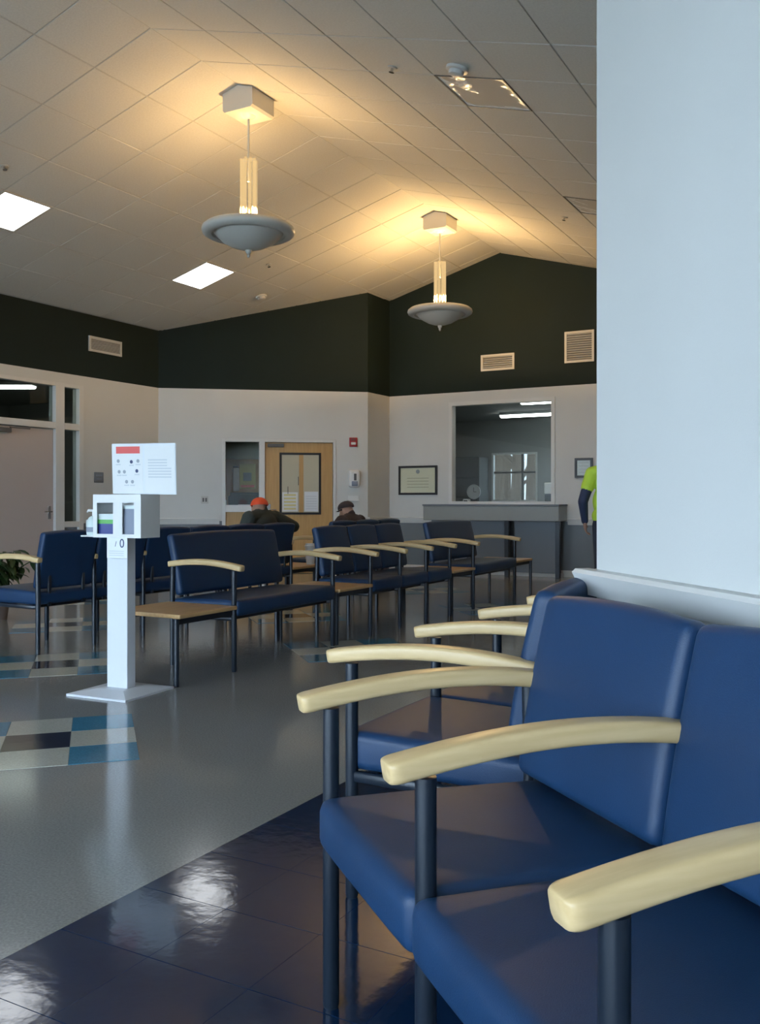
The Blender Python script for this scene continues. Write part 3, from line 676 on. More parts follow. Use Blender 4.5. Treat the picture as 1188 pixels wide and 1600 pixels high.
def shrub(label, x, y, r, seed):
    rn = random.Random(seed); bm = bmesh.new()
    for k in range(160):
        v = Vector((rn.gauss(0, 1), rn.gauss(0, 1), rn.gauss(0, 1))).normalized() * r * rn.uniform(.6, 1)
        v.z = abs(v.z) * 1.1
        q = Euler((rn.uniform(0, 6), rn.uniform(0, 6), rn.uniform(0, 6))).to_matrix()
        bm.faces.new([bm.verts.new(v + q @ Vector(c)) for c in ((-.1, 0, 0), (0, -.06, 0), (.1, 0, 0), (0, .06, 0))])
    t = thing('shrub', label, 'shrub', (x, y, -0.1)); mesh_obj('foliage', bm, 'leaf', t)['kind'] = 'stuff'
    mesh_obj('stem', tube([(0, 0, 0), (0, 0, r)], 0.03, 6), 'bark', t)
p = at_depth(796, HZ, 23); shrub('rounded green shrub outside the small office window', p.x, p.y, 0.75, 3)

# ------------------------------------------------------------------ ceiling fittings
def slope_obj(nm, label, cat, x, y, group=None):
    sg = 1 if x > RX else -1
    t = thing(nm, label, cat, (x, y, ceil_z(x)), 0, group); t.rotation_euler = (0, sg * ang, 0); return t
labels = {('L', 4, 2): 'bright square ceiling light panel between the left wall and the nearer pendant', ('L', 4, 7): 'bright square ceiling light panel above the angled wall',
          ('R', 4, 2): 'unlit square ceiling light with a faceted silvery lens beside a smoke detector', ('R', 4, 7): 'unlit square ceiling light near the gable wall and bright corner wall',
          ('R', 4, -3): 'unlit square ceiling light over the navy border'}
for key, st in TROFF.items():
    side, i, k = key; P = PL if side == 'L' else PR; sg = -1 if side == 'L' else 1
    x = XG + sg * P * (i + 0.5); y = Y0 + PY * (k + 0.5); w = P / math.cos(ang) / 2 - 0.004; l = PY / 2 - 0.004
    t = slope_obj('ceiling_light', labels[key], 'ceiling light', x, y, 'square ceiling lights')
    fw = 0.025 if st == 'on' else 0.011
    mesh_obj('frame', multi(B(-w, w, -l, -l + fw, -0.004, 0.05), B(-w, w, l - fw, l, -0.004, 0.05), B(-w, -w + fw, -l + fw, l - fw, -0.004, 0.05), B(w - fw, w, -l + fw, l - fw, -0.004, 0.05)), 'ceiling_tile' if st == 'on' else 'troffer_lip', t)
    if st == 'on': mesh_obj('diffuser', BB(-w + .02, w - .02, -l + .02, l - .02, 0.0, 0.02, 0.003, 1), 'troffer_on', t)
    else:
        bm = bmesh.new(); n = 8; rn = random.Random(k)
        gv = [[bm.verts.new((-w + .009 + (2 * w - .018) * a / n, -l + .009 + (2 * l - .018) * b / n, 0.002 + rn.uniform(0, .014) * (0 < a < n and 0 < b < n))) for b in range(n + 1)] for a in range(n + 1)]
        for a in range(n):
            for b in range(n): bm.faces.new((gv[a][b], gv[a + 1][b], gv[a + 1][b + 1], gv[a][b + 1]))
        mesh_obj('prismatic_lens', bm, 'troffer_off', t)
def smoke(label, x, y):
    t = slope_obj('smoke_detector', label, 'detector', x, y)
    mesh_obj('base_ring', lathe([(0, 0), (0.085, 0), (0.085, -0.02), (0.07, -0.024), (0, -0.024)], 24), 'metal_white', t, smooth=True)
    mesh_obj('sensor_dome', lathe([(0.06, -0.022), (0.056, -0.05), (0.04, -0.058), (0, -0.06)], 24), 'metal_white', t, smooth=True)
smoke('round white smoke detector on the ceiling above the angled wall', -8.36, 11.34)
smoke('round white smoke detector beside the unlit ceiling light', -2.80, 6.24)
def sprinkler(label, x, y):
    t = slope_obj('sprinkler_head', label, 'sprinkler', x, y)
    mesh_obj('escutcheon', lathe([(0, 0), (0.04, 0), (0.036, -0.008), (0.012, -0.010), (0, -0.010)], 16), 'register_white', t, smooth=True)
    mesh_obj('nozzle', lathe([(0, -0.01), (0.011, -0.01), (0.011, -0.035), (0.022, -0.037), (0.022, -0.041), (0, -0.041)], 12), 'chrome', t, smooth=True)
for l_, x, y in (('sprinkler head on the ceiling left of a smoke detector and unlit light', -3.38, 6.30), ('sprinkler head on the ceiling beyond the lit panel', -7.62, 10.51),
                 ('sprinkler head on the ceiling near the far unlit light', -3.36, 10.6), ('sprinkler head on the ceiling near the left edge lit panel', -7.66, 6.13)): sprinkler(l_, x, y)

def pendant(label, y, power):
    t = thing('pendant_light', label, 'pendant lamp', (RX, y, 0), 0, 'saucer pendants along the ridge')
    # canopy: a box hung under the ridge, its top following both slopes
    hw, zb = 0.175, RZ - 0.235
    bm = bmesh.new(); zt = ceil_z(RX + hw) - 0.004
    pr_ = [(-hw, zb + 0.02), (-hw + .02, zb), (hw - .02, zb), (hw, zb + 0.02), (hw, zt), (0, RZ - 0.004), (-hw, zt)]
    a = [bm.verts.new((x, -hw, z)) for x, z in pr_]; b = [bm.verts.new((x, hw, z)) for x, z in pr_]
    for i in range(len(pr_)): bm.faces.new((a[i], a[(i + 1) % 7], b[(i + 1) % 7], b[i]))
    bm.faces.new(a); bm.faces.new(b)
    mesh_obj('canopy', bm, 'pendant_metal', t)
    mesh_obj('canopy_cap', lathe([(0, zb + 0.005), (0.07, zb + 0.002), (0.06, zb - 0.012), (0.02, zb - 0.03), (0, zb - 0.03)], 20), 'pendant_metal', t, smooth=True)
    zg1, zg0 = 4.46, 3.84
    mesh_obj('rod', tube([(0, 0, 4.25), (0, 0, zb)], 0.011, 10), 'pendant_metal', t, smooth=True)
    # chimney: a ring of glass rods round a thin clear tube
    for q in range(9):
        an = 2 * math.pi * q / 9
        mesh_obj('glass_rod', tube([(0.070 * math.cos(an), 0.070 * math.sin(an), z) for z in (zg0, zg0 + .3, zg1)], [0.0165, 0.0165, 0.0165], 10), 'lamp_glass', t, smooth=True)
    mesh_obj('star_cap', multi(*[xform(BB(0.01, 0.088, -0.006, 0.006, zg1 - 0.004, zg1 + 0.008, 0.002, 1), Matrix.Rotation(R(72 * q), 4, 'Z')) for q in range(5)]), 'lamp_glass', t)
    # saucer, thick rounded rim with stepped underside
    pf = [(0.10, 3.845), (0.34, 3.835), (0.415, 3.820), (0.443, 3.798), (0.450, 3.772), (0.440, 3.748), (0.410, 3.730), (0.365, 3.726), (0.352, 3.732), (0.348, 3.748), (0.335, 3.752), (0.322, 3.742), (0.30, 3.715), (0.25, 3.672), (0.17, 3.628), (0.09, 3.602), (0.05, 3.594), (0.0, 3.592)]
    mesh_obj('saucer', lathe([(0.0, 3.80), (0.09, 3.80)] + pf, 56), 'pendant_metal', t, smooth=True, angle=50)
    mesh_obj('finial', lathe([(0, 3.592), (0.032, 3.59), (0.028, 3.565), (0.016, 3.55), (0.018, 3.535), (0.008, 3.515), (0, 3.51)], 16), 'pendant_metal', t, smooth=True)
    L = bpy.data.lights.new('lamp_bulb', 'POINT'); L.energy = power; L.color = (1.0, 0.66, 0.30); L.shadow_soft_size = 0.05
    lo = bpy.data.objects.new('lamp_bulb', L); COL.objects.link(lo); lo.parent = t; lo.location = (0, 0, 3.98)
pendant('saucer pendant lamp with fluted glass hung under the ridge nearer the windows', 7.12, 130)
pendant('saucer pendant lamp with fluted glass hung in front of the gable wall', 11.45, 270)

# ------------------------------------------------------------------ ganged seating
AZT = 0.715
def seat_mesh(w):
    d0, d1, z0, z1 = -0.032, 0.555, 0.375, 0.490
    bm = B(-w / 2, w / 2, d0, d1, z0, z1)
    bmesh.ops.bevel(bm, geom=list(bm.edges), offset=0.028, segments=5, affect='EDGES', profile=0.55)
    for k in range(1, 10):
        x = -w / 2 + w * k / 10
        bmesh.ops.bisect_plane(bm, geom=bm.verts[:] + bm.edges[:] + bm.faces[:], plane_co=(x, 0, 0), plane_no=(1, 0, 0))
    for k in range(1, 10):
        y = d0 + (d1 - d0) * k / 10
        bmesh.ops.bisect_plane(bm, geom=bm.verts[:] + bm.edges[:] + bm.faces[:], plane_co=(0, y, 0), plane_no=(0, 1, 0))
    for v in bm.verts:
        fx = max(0, 1 - (2 * v.co.x / w) ** 4); t = (v.co.y - d0) / (d1 - d0)
        if v.co.z > 0.43: v.co.z += 0.012 * fx * math.sin(math.pi * min(1, max(0, t))) - 0.016 * t
        if t < 0.08: v.co.y -= 0.012 * fx * max(0, math.sin(math.pi * (v.co.z - z0) / (z1 - z0)))
    return bm
def back_mesh(w):
    """tilted padded back, bowed slightly, with rolled top"""
    H = 0.440; t_ = 0.066
    bm = B(-w / 2, w / 2, 0, t_, 0, H)
    bmesh.ops.bevel(bm, geom=list(bm.edges), offset=0.026, segments=5, affect='EDGES', profile=0.55)
    for k in range(1, 10):
        bmesh.ops.bisect_plane(bm, geom=bm.verts[:] + bm.edges[:] + bm.faces[:], plane_co=(-w / 2 + w * k / 10, 0, 0), plane_no=(1, 0, 0))
        bmesh.ops.bisect_plane(bm, geom=bm.verts[:] + bm.edges[:] + bm.faces[:], plane_co=(0, 0, H * k / 10), plane_no=(0, 0, 1))
    for v in bm.verts:
        fx = max(0, 1 - (2 * v.co.x / w) ** 4); tz = v.co.z / H
        v.co.y += -0.014 * fx * math.sin(math.pi * min(1, max(0, tz))) if v.co.y < t_ / 2 else 0
        v.co.y += 0.02 * tz * tz
        if tz > 0.85: v.co.z += 0.014 * max(0, 1 - (2 * v.co.x / w) ** 2)
    M = Matrix.Translation((0, 0.470, 0.500)) @ Matrix.Rotation(R(-9), 4, 'X')
    return xform(bm, M)
def arm_mesh():
    """bent-wood arm: rounded slab swept over an arch"""
    W2, T2 = 0.031, 0.0205; pts = []
    prof = []
    r = 0.011
    for cx, cz, a0 in ((W2 - r, T2 - r, 0), (-(W2 - r), T2 - r, 90), (-(W2 - r), -(T2 - r), 180), (W2 - r, -(T2 - r), 270)):
        for k in range(4): a = R(a0 + k * 30); prof.append((cx + r * math.cos(a), cz + r * math.sin(a)))
    bm = bmesh.new(); rings = []
    TT = [0, .003, .008, .016, .025, .034] + [.034 + .932 * q / 22 for q in range(1, 23)] + [.975, .984, .992, .997, 1.0]; N = len(TT) - 1
    def cz(t): return AZT - 0.010 + 0.052 * math.sin(math.pi * (0.10 + 0.72 * t)) - 0.016
    L0, L1 = -0.075, 0.575
    for i in range(N + 1):
        t = TT[i]; y = L0 + (L1 - L0) * t; z = cz(t); dzdy = (cz(t + .01) - cz(t - .01)) / (.02 * (L1 - L0)); a = math.atan(dzdy)
        e = min(t, 1 - t) * (L1 - L0); k = 1.0
        if e < 0.022: k = 0.55 + 0.45 * math.sqrt(max(0, 1 - (1 - e / 0.022) ** 2))
        kz = 0.86 + 0.14 * (k - .55) / .45
        rings.append([bm.verts.new((px * k, y - pz * kz * math.sin(a), z + pz * kz * math.cos(a))) for px, pz in prof])
    n = len(prof)
    for i in range(N):
        for k in range(n): bm.faces.new((rings[i][k], rings[i][(k + 1) % n], rings[i + 1][(k + 1) % n], rings[i + 1][k]))
    bm.faces.new(rings[0]); bm.faces.new(rings[-1])
    return bm
def to_mesh(bm, m, smooth=True, nm='m'):
    bmesh.ops.recalc_face_normals(bm, faces=bm.faces); me = bpy.data.meshes.new(nm); bm.to_mesh(me); bm.free(); me.materials.append(MATS[m])
    if smooth:
        me.polygons.foreach_set('use_smooth', [True] * len(me.polygons)); me.set_sharp_from_angle(angle=R(50))
    return me
ARM = to_mesh(arm_mesh(), 'maple', nm='armrest')
FLEG = to_mesh(tube([(0, 0.0, 0.0), (0, 0.0, 0.012), (0, 0.0, 0.69)], [0.0155, 0.019, 0.019], 14), 'steel_navy', nm='front_leg')
RLEG = to_mesh(tube([(0, 0.55, 0), (0, 0.55, 0.45), (0, 0.545, 0.70)], [0.018, 0.019, 0.019], 14), 'steel_navy', nm='rear_leg')
TLEG = to_mesh(tube([(0, 0, 0), (0, 0, 0.425)], [0.018, 0.019], 14), 'steel_navy', nm='table_leg')
CROSS = to_mesh(BB(-0.012, 0.012, 0.0, 0.55, 0.345, 0.375, 0.003, 1), 'steel_navy', nm='side_rail')
_cache = {}
def seat_of(w):
    k = round(w, 3)
    if k not in _cache: _cache[k] = (to_mesh(seat_mesh(w - 0.002), 'vinyl', nm='seat'), to_mesh(back_mesh(w - 0.012), 'vinyl', nm='backrest'),
                                     to_mesh(BB(-w / 2, w / 2, -0.015, 0.015, 0.345, 0.375, 0.003, 1), 'steel_navy', nm='seat_rail'),
                                     to_mesh(BB(-0.015, 0.015, 0.535, 0.553, 0.36, 0.60, 0.003, 1), 'steel_navy', nm='back_bracket'))
    return _cache[k]
def ganged(name, label, p0, rz, layout, cat='bench', group=None):
    """layout along local x: ('a',) arm frame, ('s', width) seat, ('t', width) table, ('l',) plain table leg pair"""
    t = thing(name, label, cat, p0, rz, group); x = 0.0
    for it in layout:
        if it[0] == 'a':
            link('armrest', ARM, t, (x, 0, 0)); link('front_leg', FLEG, t, (x, 0, 0)); link('rear_leg', RLEG, t, (x, 0, 0)); link('side_rail', CROSS, t, (x, 0, 0))
        elif it[0] == 'l':
            link('table_leg', TLEG, t, (x, 0.0, 0)); link('table_leg', TLEG, t, (x, 0.55, 0))
        elif it[0] == 's':
            w = it[1]; s_, b_, r_, k_ = seat_of(w); xc = x + w / 2
            link('seat', s_, t, (xc, 0, 0)); link('backrest', b_, t, (xc, 0, 0)); [link('seat_rail', r_, t, (xc, yy, 0)) for yy in (0.065, 0.45)]
            [link('back_bracket', k_, t, (xc + q * w, 0, 0)) for q in ((-.3, .3) if w < 0.9 else (-.38, -.05, .05, .38))]; x += w
        elif it[0] == 't':
            w = it[1]
            top = mesh_obj('table_top', BB(x - 0.0, x + w, -0.03, 0.58, 0.425, 0.452, 0.008, 2), 'maple_top', t)
            [mesh_obj('table_rail', BB(x, x + w, yy, yy + 0.03, 0.385, 0.425, 0.003, 1), 'steel_navy', t) for yy in (0.0, 0.52)]
            x += w
    return t
A = ('a',); LG = ('l',)
def seats(n, w): 
    o = [A]
    for _ in range(n): o += [('s', w), A]
    return o
# nearest bench, back to the bright angled wall
tip = [on_z(478, 1092, AZT), on_z(612, 1192, AZT), on_z(890, 1405, AZT)]
dirn = (tip[2] - tip[0]).normalized(); pitch = (tip[2] - tip[0]).length / 2
rzN = math.atan2(dirn.y, dirn.x); bd = Vector((-dirn.y, dirn.x, 0))
p0 = Vector((tip[0].x, tip[0].y, 0)) + bd * 0.06
ganged('waiting_bench', 'blue vinyl three-seat bench in front of the bright white corner wall', p0, rzN, seats(3, pitch))
# row along the right wall (local x runs from far to near)
ganged('waiting_bench', 'blue vinyl chair row on the navy border along the right wall', (-1.375, 2.31 + 4 * 0.572, 0), R(-90), seats(4, 0.572))
# centre row, facing the navy border (local x runs away from the camera)
CX = -3.90
ganged('waiting_bench', 'blue vinyl loveseat with a wood corner table behind the pole stand', (CX, 4.40, 0), R(90), [LG, ('t', 0.58), A, ('s', 1.27), A], group='centre seating row')
ganged('waiting_bench', 'row of three blue vinyl chairs with a wood table between two loveseats', (CX, 6.305, 0), R(90), [LG, ('t', 0.56)] + seats(3, 0.545), group='centre seating row')
ganged('waiting_bench', 'blue vinyl loveseat between two small tables near the reception counter', (CX, 8.545, 0), R(90), [LG, ('t', 0.56), A, ('s', 1.25), A, ('t', 0.56), LG], group='centre seating row')
# row with its back to us, facing the left wall (local x runs towards the camera)
BX = -5.62
ganged('waiting_bench', 'long blue bench facing the left wall where the orange cap sits', (BX - 0.55, 8.86, 0), R(-90), [LG, ('t', 0.70)] + seats(6, 0.56))
ganged('waiting_bench', 'three-seat blue bench facing the left wall beside the wooden door', (BX - 0.55, 8.90 + 3 * 0.56, 0), R(-90), seats(3, 0.56))

# cup on the table
cp = thing('drink_cup', 'tall white cup with lid and straw on the table between the seated people', 'cup', (-5.70, 8.66, 0.452), 0)
mesh_obj('cup_body', lathe([(0, 0), (0.045, 0), (0.062, 0.20), (0, 0.20)], 24), 'plastic_white', cp, smooth=True)
mesh_obj('lid', lathe([(0.065, 0.195), (0.066, 0.21), (0.058, 0.216), (0.055, 0.235), (0, 0.238)], 24), 'paper_cool', cp, smooth=True)
mesh_obj('sleeve', lathe([(0.0515, 0.06), (0.0600, 0.15), (0.0618, 0.15), (0.0535, 0.06)], 24, True), 'paper_cool', cp, smooth=True)

# ------------------------------------------------------------------ hygiene stand
hs = thing('hygiene_stand', 'white pole stand with flat square base and tissue box holder', 'stand', (-4.09, 4.12, 0), R(4))
bm = bmesh.new()
for z, r in ((0, 0.225), (0.012, 0.225), (0.030, 0.205)):
    pass
prf = [[(-0.225, -0.225), (0.225, -0.225), (0.225, 0.225), (-0.225, 0.225)]]
lv = [(0.0, 0.225), (0.012, 0.225), (0.034, 0.10)]
rings = [[bm.verts.new((sx * r, sy * r, z)) for sx, sy in ((-1, -1), (1, -1), (1, 1), (-1, 1))] for z, r in lv]
for i in range(2):
    for k in range(4): bm.faces.new((rings[i][k], rings[i][(k + 1) % 4], rings[i + 1][(k + 1) % 4], rings[i + 1][k]))
bm.faces.new(rings[0]); bm.faces.new(rings[2])
mesh_obj('base_plate', bm, 'stand_white', hs)
mesh_obj('post', BB(-0.078, 0.078, -0.038, 0.038, 0.03, 0.945, 0.004, 2), 'stand_white', hs)
hx0, hx1, hy0, hy1, hz_0, hz_1 = -0.14, 0.225, -0.085, 0.085, 0.945, 1.205
# open-front holder: shell + face with two windows
t_ = 0.008
mesh_obj('holder_shell', multi(B(hx0, hx1, hy0, hy1, hz_0, hz_0 + t_), B(hx0, hx1, hy0, hy1, hz_1 - t_, hz_1), B(hx0, hx0 + t_, hy0, hy1, hz_0 + t_, hz_1 - t_), B(hx1 - t_, hx1, hy0, hy1, hz_0 + t_, hz_1 - t_), B(hx0 + t_, hx1 - t_, hy1 - t_, hy1, hz_0 + t_, hz_1 - t_)), 'plastic_white', hs)
fa = [hx0, hx0 + 0.03, hx0 + 0.155, hx0 + 0.225, hx0 + 0.315, hx1]
mesh_obj('holder_face', multi(B(fa[0], fa[1], hy0 - .006, hy0, hz_0, hz_1), B(fa[2], fa[3], hy0 - .006, hy0, hz_0, hz_1), B(fa[4], fa[5], hy0 - .006, hy0, hz_0, hz_1), B(fa[1], fa[2], hy0 - .006, hy0, hz_1 - .05, hz_1), B(fa[3], fa[4], hy0 - .006, hy0, hz_1 - .05, hz_1), B(fa[1], fa[2], hy0 - .006, hy0, hz_0, hz_0 + .022), B(fa[3], fa[4], hy0 - .006, hy0, hz_0, hz_0 + .022)), 'plastic_white', hs)
ctr = hs.matrix_basis
def in_stand(x, y, z): return Matrix.Translation(hs.location) @ Matrix.Rotation(R(4), 4, 'Z') @ Vector((x, y, z))
tb = thing('tissue_box', 'tissue box with blue, green and white bands in the stand holder', 'box', in_stand((fa[1] + fa[2]) / 2, -0.01, hz_0 + t_), R(4))
mesh_obj('carton_lower', B(-0.075, 0.075, -0.06, 0.06, 0.0, 0.075), 'box_blue', tb); mesh_obj('carton_band', B(-0.075, 0.075, -0.06, 0.06, 0.075, 0.10), 'box_green', tb); mesh_obj('carton_upper', B(-0.075, 0.075, -0.06, 0.06, 0.10, 0.135), 'box_pale', tb)
gb = thing('mask_box', 'plain grey-blue mask box in the right window of the stand holder', 'box', in_stand((fa[3] + fa[4]) / 2 + .005, -0.01, hz_0 + t_), R(4))
mesh_obj('carton_body', B(-0.065, 0.065, -0.06, 0.06, 0, 0.165), 'box_grey', gb); mesh_obj('carton_top', B(-0.065, 0.065, -0.06, 0.06, 0.165, 0.185), 'box_pale', gb)
# shelf and sanitizer bottle on the left of the holder
mesh_obj('side_shelf', BB(hx0 - 0.13, hx0, -0.06, 0.06, 0.945, 0.955, 0.003, 1), 'plastic_white', hs)
sb = thing('sanitizer_bottle', 'clear pump sanitizer bottle on the side shelf of the pole stand', 'bottle', in_stand(hx0 - 0.065, -0.01, 0.955), R(4))
mesh_obj('bottle_body', lathe([(0, 0), (0.042, 0), (0.046, 0.01), (0.046, 0.085), (0.03, 0.11), (0.016, 0.118), (0, 0.118)], 20), 'box_pale', sb, smooth=True)
mesh_obj('pump_head', multi(tube([(0, 0, 0.115), (0, 0, 0.15)], 0.012, 10), tube([(0.01, 0, 0.15), (-0.045, 0, 0.152), (-0.05, 0, 0.14)], 0.008, 8)), 'plastic_white', sb, smooth=True)
mesh_obj('bottle_label', lathe([(0.0465, 0.02), (0.0475, 0.02), (0.0475, 0.05), (0.0465, 0.05)], 20, True), 'box_grey', sb, smooth=True)
# notice sheets above, tilted a little, on a thin back plate
sg = mesh_obj('notice_board', BB(-0.232, 0.248, -0.004, 0.004, 0, 0.305, 0.003, 1), 'paper_cool', hs, (0.185, -0.02, 1.206), (R(3), R(0.8), 0))
def flat(nm, m, x0, x1, z0, z1, y=-0.0062): return mesh_obj(nm, B(x0, x1, y, -0.004, z0, z1), m, sg)
flat('sheet', 'paper', -0.225, 0.005, 0.012, 0.292, -0.005); flat('sheet', 'paper', 0.02, 0.24, 0.012, 0.292, -0.005)
flat('header', 'sign_red', -0.195, -0.015, 0.245, 0.287)
rn = random.Random(2)
for q, (x, z) in enumerate(((-0.18, 0.20), (-0.08, 0.195), (-0.03, 0.20), (-0.175, 0.135), (-0.135, 0.135), (-0.04, 0.14), (-0.12, 0.075), (-0.075, 0.075))):
    mesh_obj('pictogram', xform(lathe([(0, 0), (0.011, 0), (0.011, 0.002), (0, 0.002)], 12), Matrix.Translation((x, -0.0045, z)) @ Matrix.Rotation(R(90), 4, 'X')), 'ink_navy' if q in (1, 5) else 'ink_grey', sg)
    flat('caption', 'ink_pale', x - 0.018, x + 0.018, z - 0.025, z - 0.018)
mesh_obj('print_lines', multi(*[B(0.045, 0.215 - (0.03 if q > 3 else 0), -0.0058, -0.004, 0.10 + 0.017 * q, 0.108 + 0.017 * q) for q in range(7)]), 'ink_pale', sg)
# small card under the holder with a ring mark
cd = mesh_obj('card', BB(-0.075, 0.082, -0.003, 0.003, 0, 0.125, 0.002, 1), 'paper_cool', hs, (0.045, -0.092, 0.822), (0, 0, 0))
stamp('0', 0.075, 'ink_navy', cd, (0.042, -0.0035, 0.088)); stamp('/', 0.045, 'ink_navy', cd, (-0.005, -0.0035, 0.085))
mesh_obj('print_lines', multi(*[B(-0.055, 0.055, -0.0042, -0.003, 0.015 + .013 * q, 0.020 + .013 * q) for q in range(3)]), 'ink_pale', cd)

# ------------------------------------------------------------------ potted plant by the left wall
pp = at_depth(-8, HZ, 9.0)
pt = thing('potted_plant', 'leafy green plant in a brown pot beyond the end of the bench', 'plant', (pp.x, pp.y, 0), 0)
mesh_obj('pot', lathe([(0, 0), (0.11, 0), (0.15, 0.24), (0.165, 0.24), (0.165, 0.28), (0.14, 0.28), (0.13, 0.24), (0, 0.23)], 24), 'pot', pt, smooth=True)
mesh_obj('soil', lathe([(0, 0.245), (0.13, 0.245)], 24), 'soil', pt)
lf = bmesh.new()
o_ = [(0, 0), (0.03, 0.05), (0.036, 0.10), (0.02, 0.16), (0, 0.20), (-0.02, 0.16), (-0.036, 0.10), (-0.03, 0.05)]
mid = [lf.verts.new((0, y, -0.02 * (y / 0.2) ** 2 * 4)) for y in (0, 0.05, 0.10, 0.16, 0.20)]
rt = [lf.verts.new((x, y, 0.008 - 0.02 * (y / 0.2) ** 2 * 4)) for x, y in o_[1:4]]; lt = [lf.verts.new((-x, y, 0.008 - 0.02 * (y / 0.2) ** 2 * 4)) for x, y in o_[1:4]]
for sd in (rt, lt):
    lf.faces.new((mid[0], sd[0], mid[1])); lf.faces.new((mid[1], sd[0], sd[1], mid[2])); lf.faces.new((mid[2], sd[1], sd[2], mid[3])); lf.faces.new((mid[3], sd[2], mid[4]))
LEAF = to_mesh(lf, 'leaf', nm='leaf')
rn = random.Random(5)
for k in range(16):
    a = rn.uniform(0, 6.28); tilt = rn.uniform(0.15, 1.0); L_ = rn.uniform(0.3, 0.62)
    pts = [Vector((0.04 * math.cos(a), 0.04 * math.sin(a), 0.24))]
    for q in range(1, 6):
        f = q / 5; pts.append(Vector((math.cos(a) * L_ * tilt * f * 0.9, math.sin(a) * L_ * tilt * f * 0.9, 0.24 + L_ * (f - 0.55 * tilt * f * f))))
    mesh_obj('stem', tube(pts, [0.006] * 5 + [0.003], 6), 'leaf', pt, smooth=True)
    for q in range(2, 6):
        for sgn in (-1, 1):
            link('leaf', LEAF, pt, pts[q], (rn.uniform(-0.9, 0.3), rn.uniform(-.4, .4), a - math.pi / 2 + sgn * rn.uniform(0.4, 1.2)), (1.0, rn.uniform(.6, 1.0), 1))

# ------------------------------------------------------------------ people
def person(label, loc, rz, prims, extras, vox=0.0085, scale=1.0):
    """prims: ('c', p0, r0, p1, r1, mat) tapered limbs and ('e', centre, radii, mat) ellipsoids, fused into one continuous body"""
    t = thing('person', label, 'person', loc, rz); t.scale = (scale,) * 3
    bm = bmesh.new()
    for p in prims:
        b = bmesh.new()
        if p[0] == 'c':
            for c_, r_ in ((p[1], p[2]), (p[3], p[4])):
                bmesh.ops.create_icosphere(b, subdivisions=2, radius=r_, matrix=Matrix.Translation(c_))
            h_ = bmesh.ops.convex_hull(b, input=b.verts[:])
            bmesh.ops.delete(b, geom=[g for g in set(h_['geom_interior']) | set(h_['geom_unused']) if isinstance(g, bmesh.types.BMVert)], context='VERTS')
        else:
            bmesh.ops.create_icosphere(b, subdivisions=3, radius=1, matrix=Matrix.Translation(p[1]) @ (p[4] if len(p) > 4 else Matrix.Identity(4)) @ Matrix.Diagonal((*p[2], 1)))
        add(bm, b)
    bmesh.ops.recalc_face_normals(bm, faces=bm.faces)
    me = bpy.data.meshes.new('tmp'); bm.to_mesh(me); bm.free()
    o = bpy.data.objects.new('tmp', me); COL.objects.link(o)
    md = o.modifiers.new('r', 'REMESH'); md.mode = 'VOXEL'; md.voxel_size = vox
    sm = o.modifiers.new('s', 'SMOOTH'); sm.iterations = 4; sm.factor = 0.5
    dg = bpy.context.evaluated_depsgraph_get(); me2 = bpy.data.meshes.new_from_object(o.evaluated_get(dg)); bpy.data.objects.remove(o)
    names = []
    for p in prims:
        nm = p[5] if p[0] == 'c' else p[3]
        if nm not in names: names.append(nm)
    me2.materials.clear()
    for nm in names: me2.materials.append(MATS[nm])
    n = len(me2.polygons); C = np.empty(n * 3); me2.polygons.foreach_get('center', C); C = C.reshape(-1, 3)
    best = np.full(n, 1e9); idx = np.zeros(n, int)
    for p in prims:
        if p[0] == 'c':
            a, b_ = np.array(p[1], float), np.array(p[3], float); ab = b_ - a; L2 = max(ab.dot(ab), 1e-9)
            tt = np.clip((C - a) @ ab / L2, 0, 1); d = np.linalg.norm(C - a - tt[:, None] * ab, axis=1) - (p[2] + (p[4] - p[2]) * tt); nm = p[5]
        else:
            M_ = np.array((p[4].to_3x3() if len(p) > 4 else Matrix.Identity(3))); q = (C - np.array(p[1], float)) @ M_; rr = np.array(p[2], float)
            k = np.linalg.norm(q / rr, axis=1); d = (k - 1) * rr.min(); nm = p[3]
        w = d < best; best[w] = d[w]; idx[w] = names.index(nm)
    me2.polygons.foreach_set('material_index', idx.astype(np.int32)); me2.polygons.foreach_set('use_smooth', [True] * n)
    body = link('body', me2, t)
    for nm, bm_, m_ in extras: mesh_obj(nm, bm_, m_, t, smooth=True, angle=60)
    return t
def V(*a): return Vector(a)
def head_prims(c, rot, skin='skin'):
    """c = head centre, rot = 3x3-able matrix; face looks along -y"""
    M = Matrix.Translation(c) @ rot
    f = lambda *p: tuple(M @ Vector(p))
    return [('e', tuple(c), (0.076, 0.095, 0.112), skin, rot), ('c', f(0, -0.03, -0.06), 0.058, f(0, -0.055, -0.085), 0.036, skin),
            ('c', f(0, -0.092, 0.010), 0.011, f(0, -0.112, -0.026), 0.014, skin), ('e', f(0.078, 0.008, -0.012), (0.012, 0.02, 0.032), skin, rot), ('e', f(-0.078, 0.008, -0.012), (0.012, 0.02, 0.032), skin, rot),
            ('c', f(-0.022, -0.088, -0.062), 0.009, f(0.022, -0.088, -0.062), 0.009, skin), ('c', f(-0.045, -0.078, 0.026), 0.011, f(0.045, -0.078, 0.026), 0.011, skin)]
def eyes(c, rot):
    M = Matrix.Translation(c) @ rot; out = []
    for s in (-1, 1):
        b = bmesh.new(); bmesh.ops.create_icosphere(b, subdivisions=2, radius=0.012, matrix=M @ Matrix.Translation((s * 0.031, -0.083, 0.006))); out.append(('eye', b, 'eye_white'))
        b = bmesh.new(); bmesh.ops.create_icosphere(b, subdivisions=2, radius=0.006, matrix=M @ Matrix.Translation((s * 0.031, -0.0925, 0.006))); out.append(('iris', b, 'hair'))
    return out
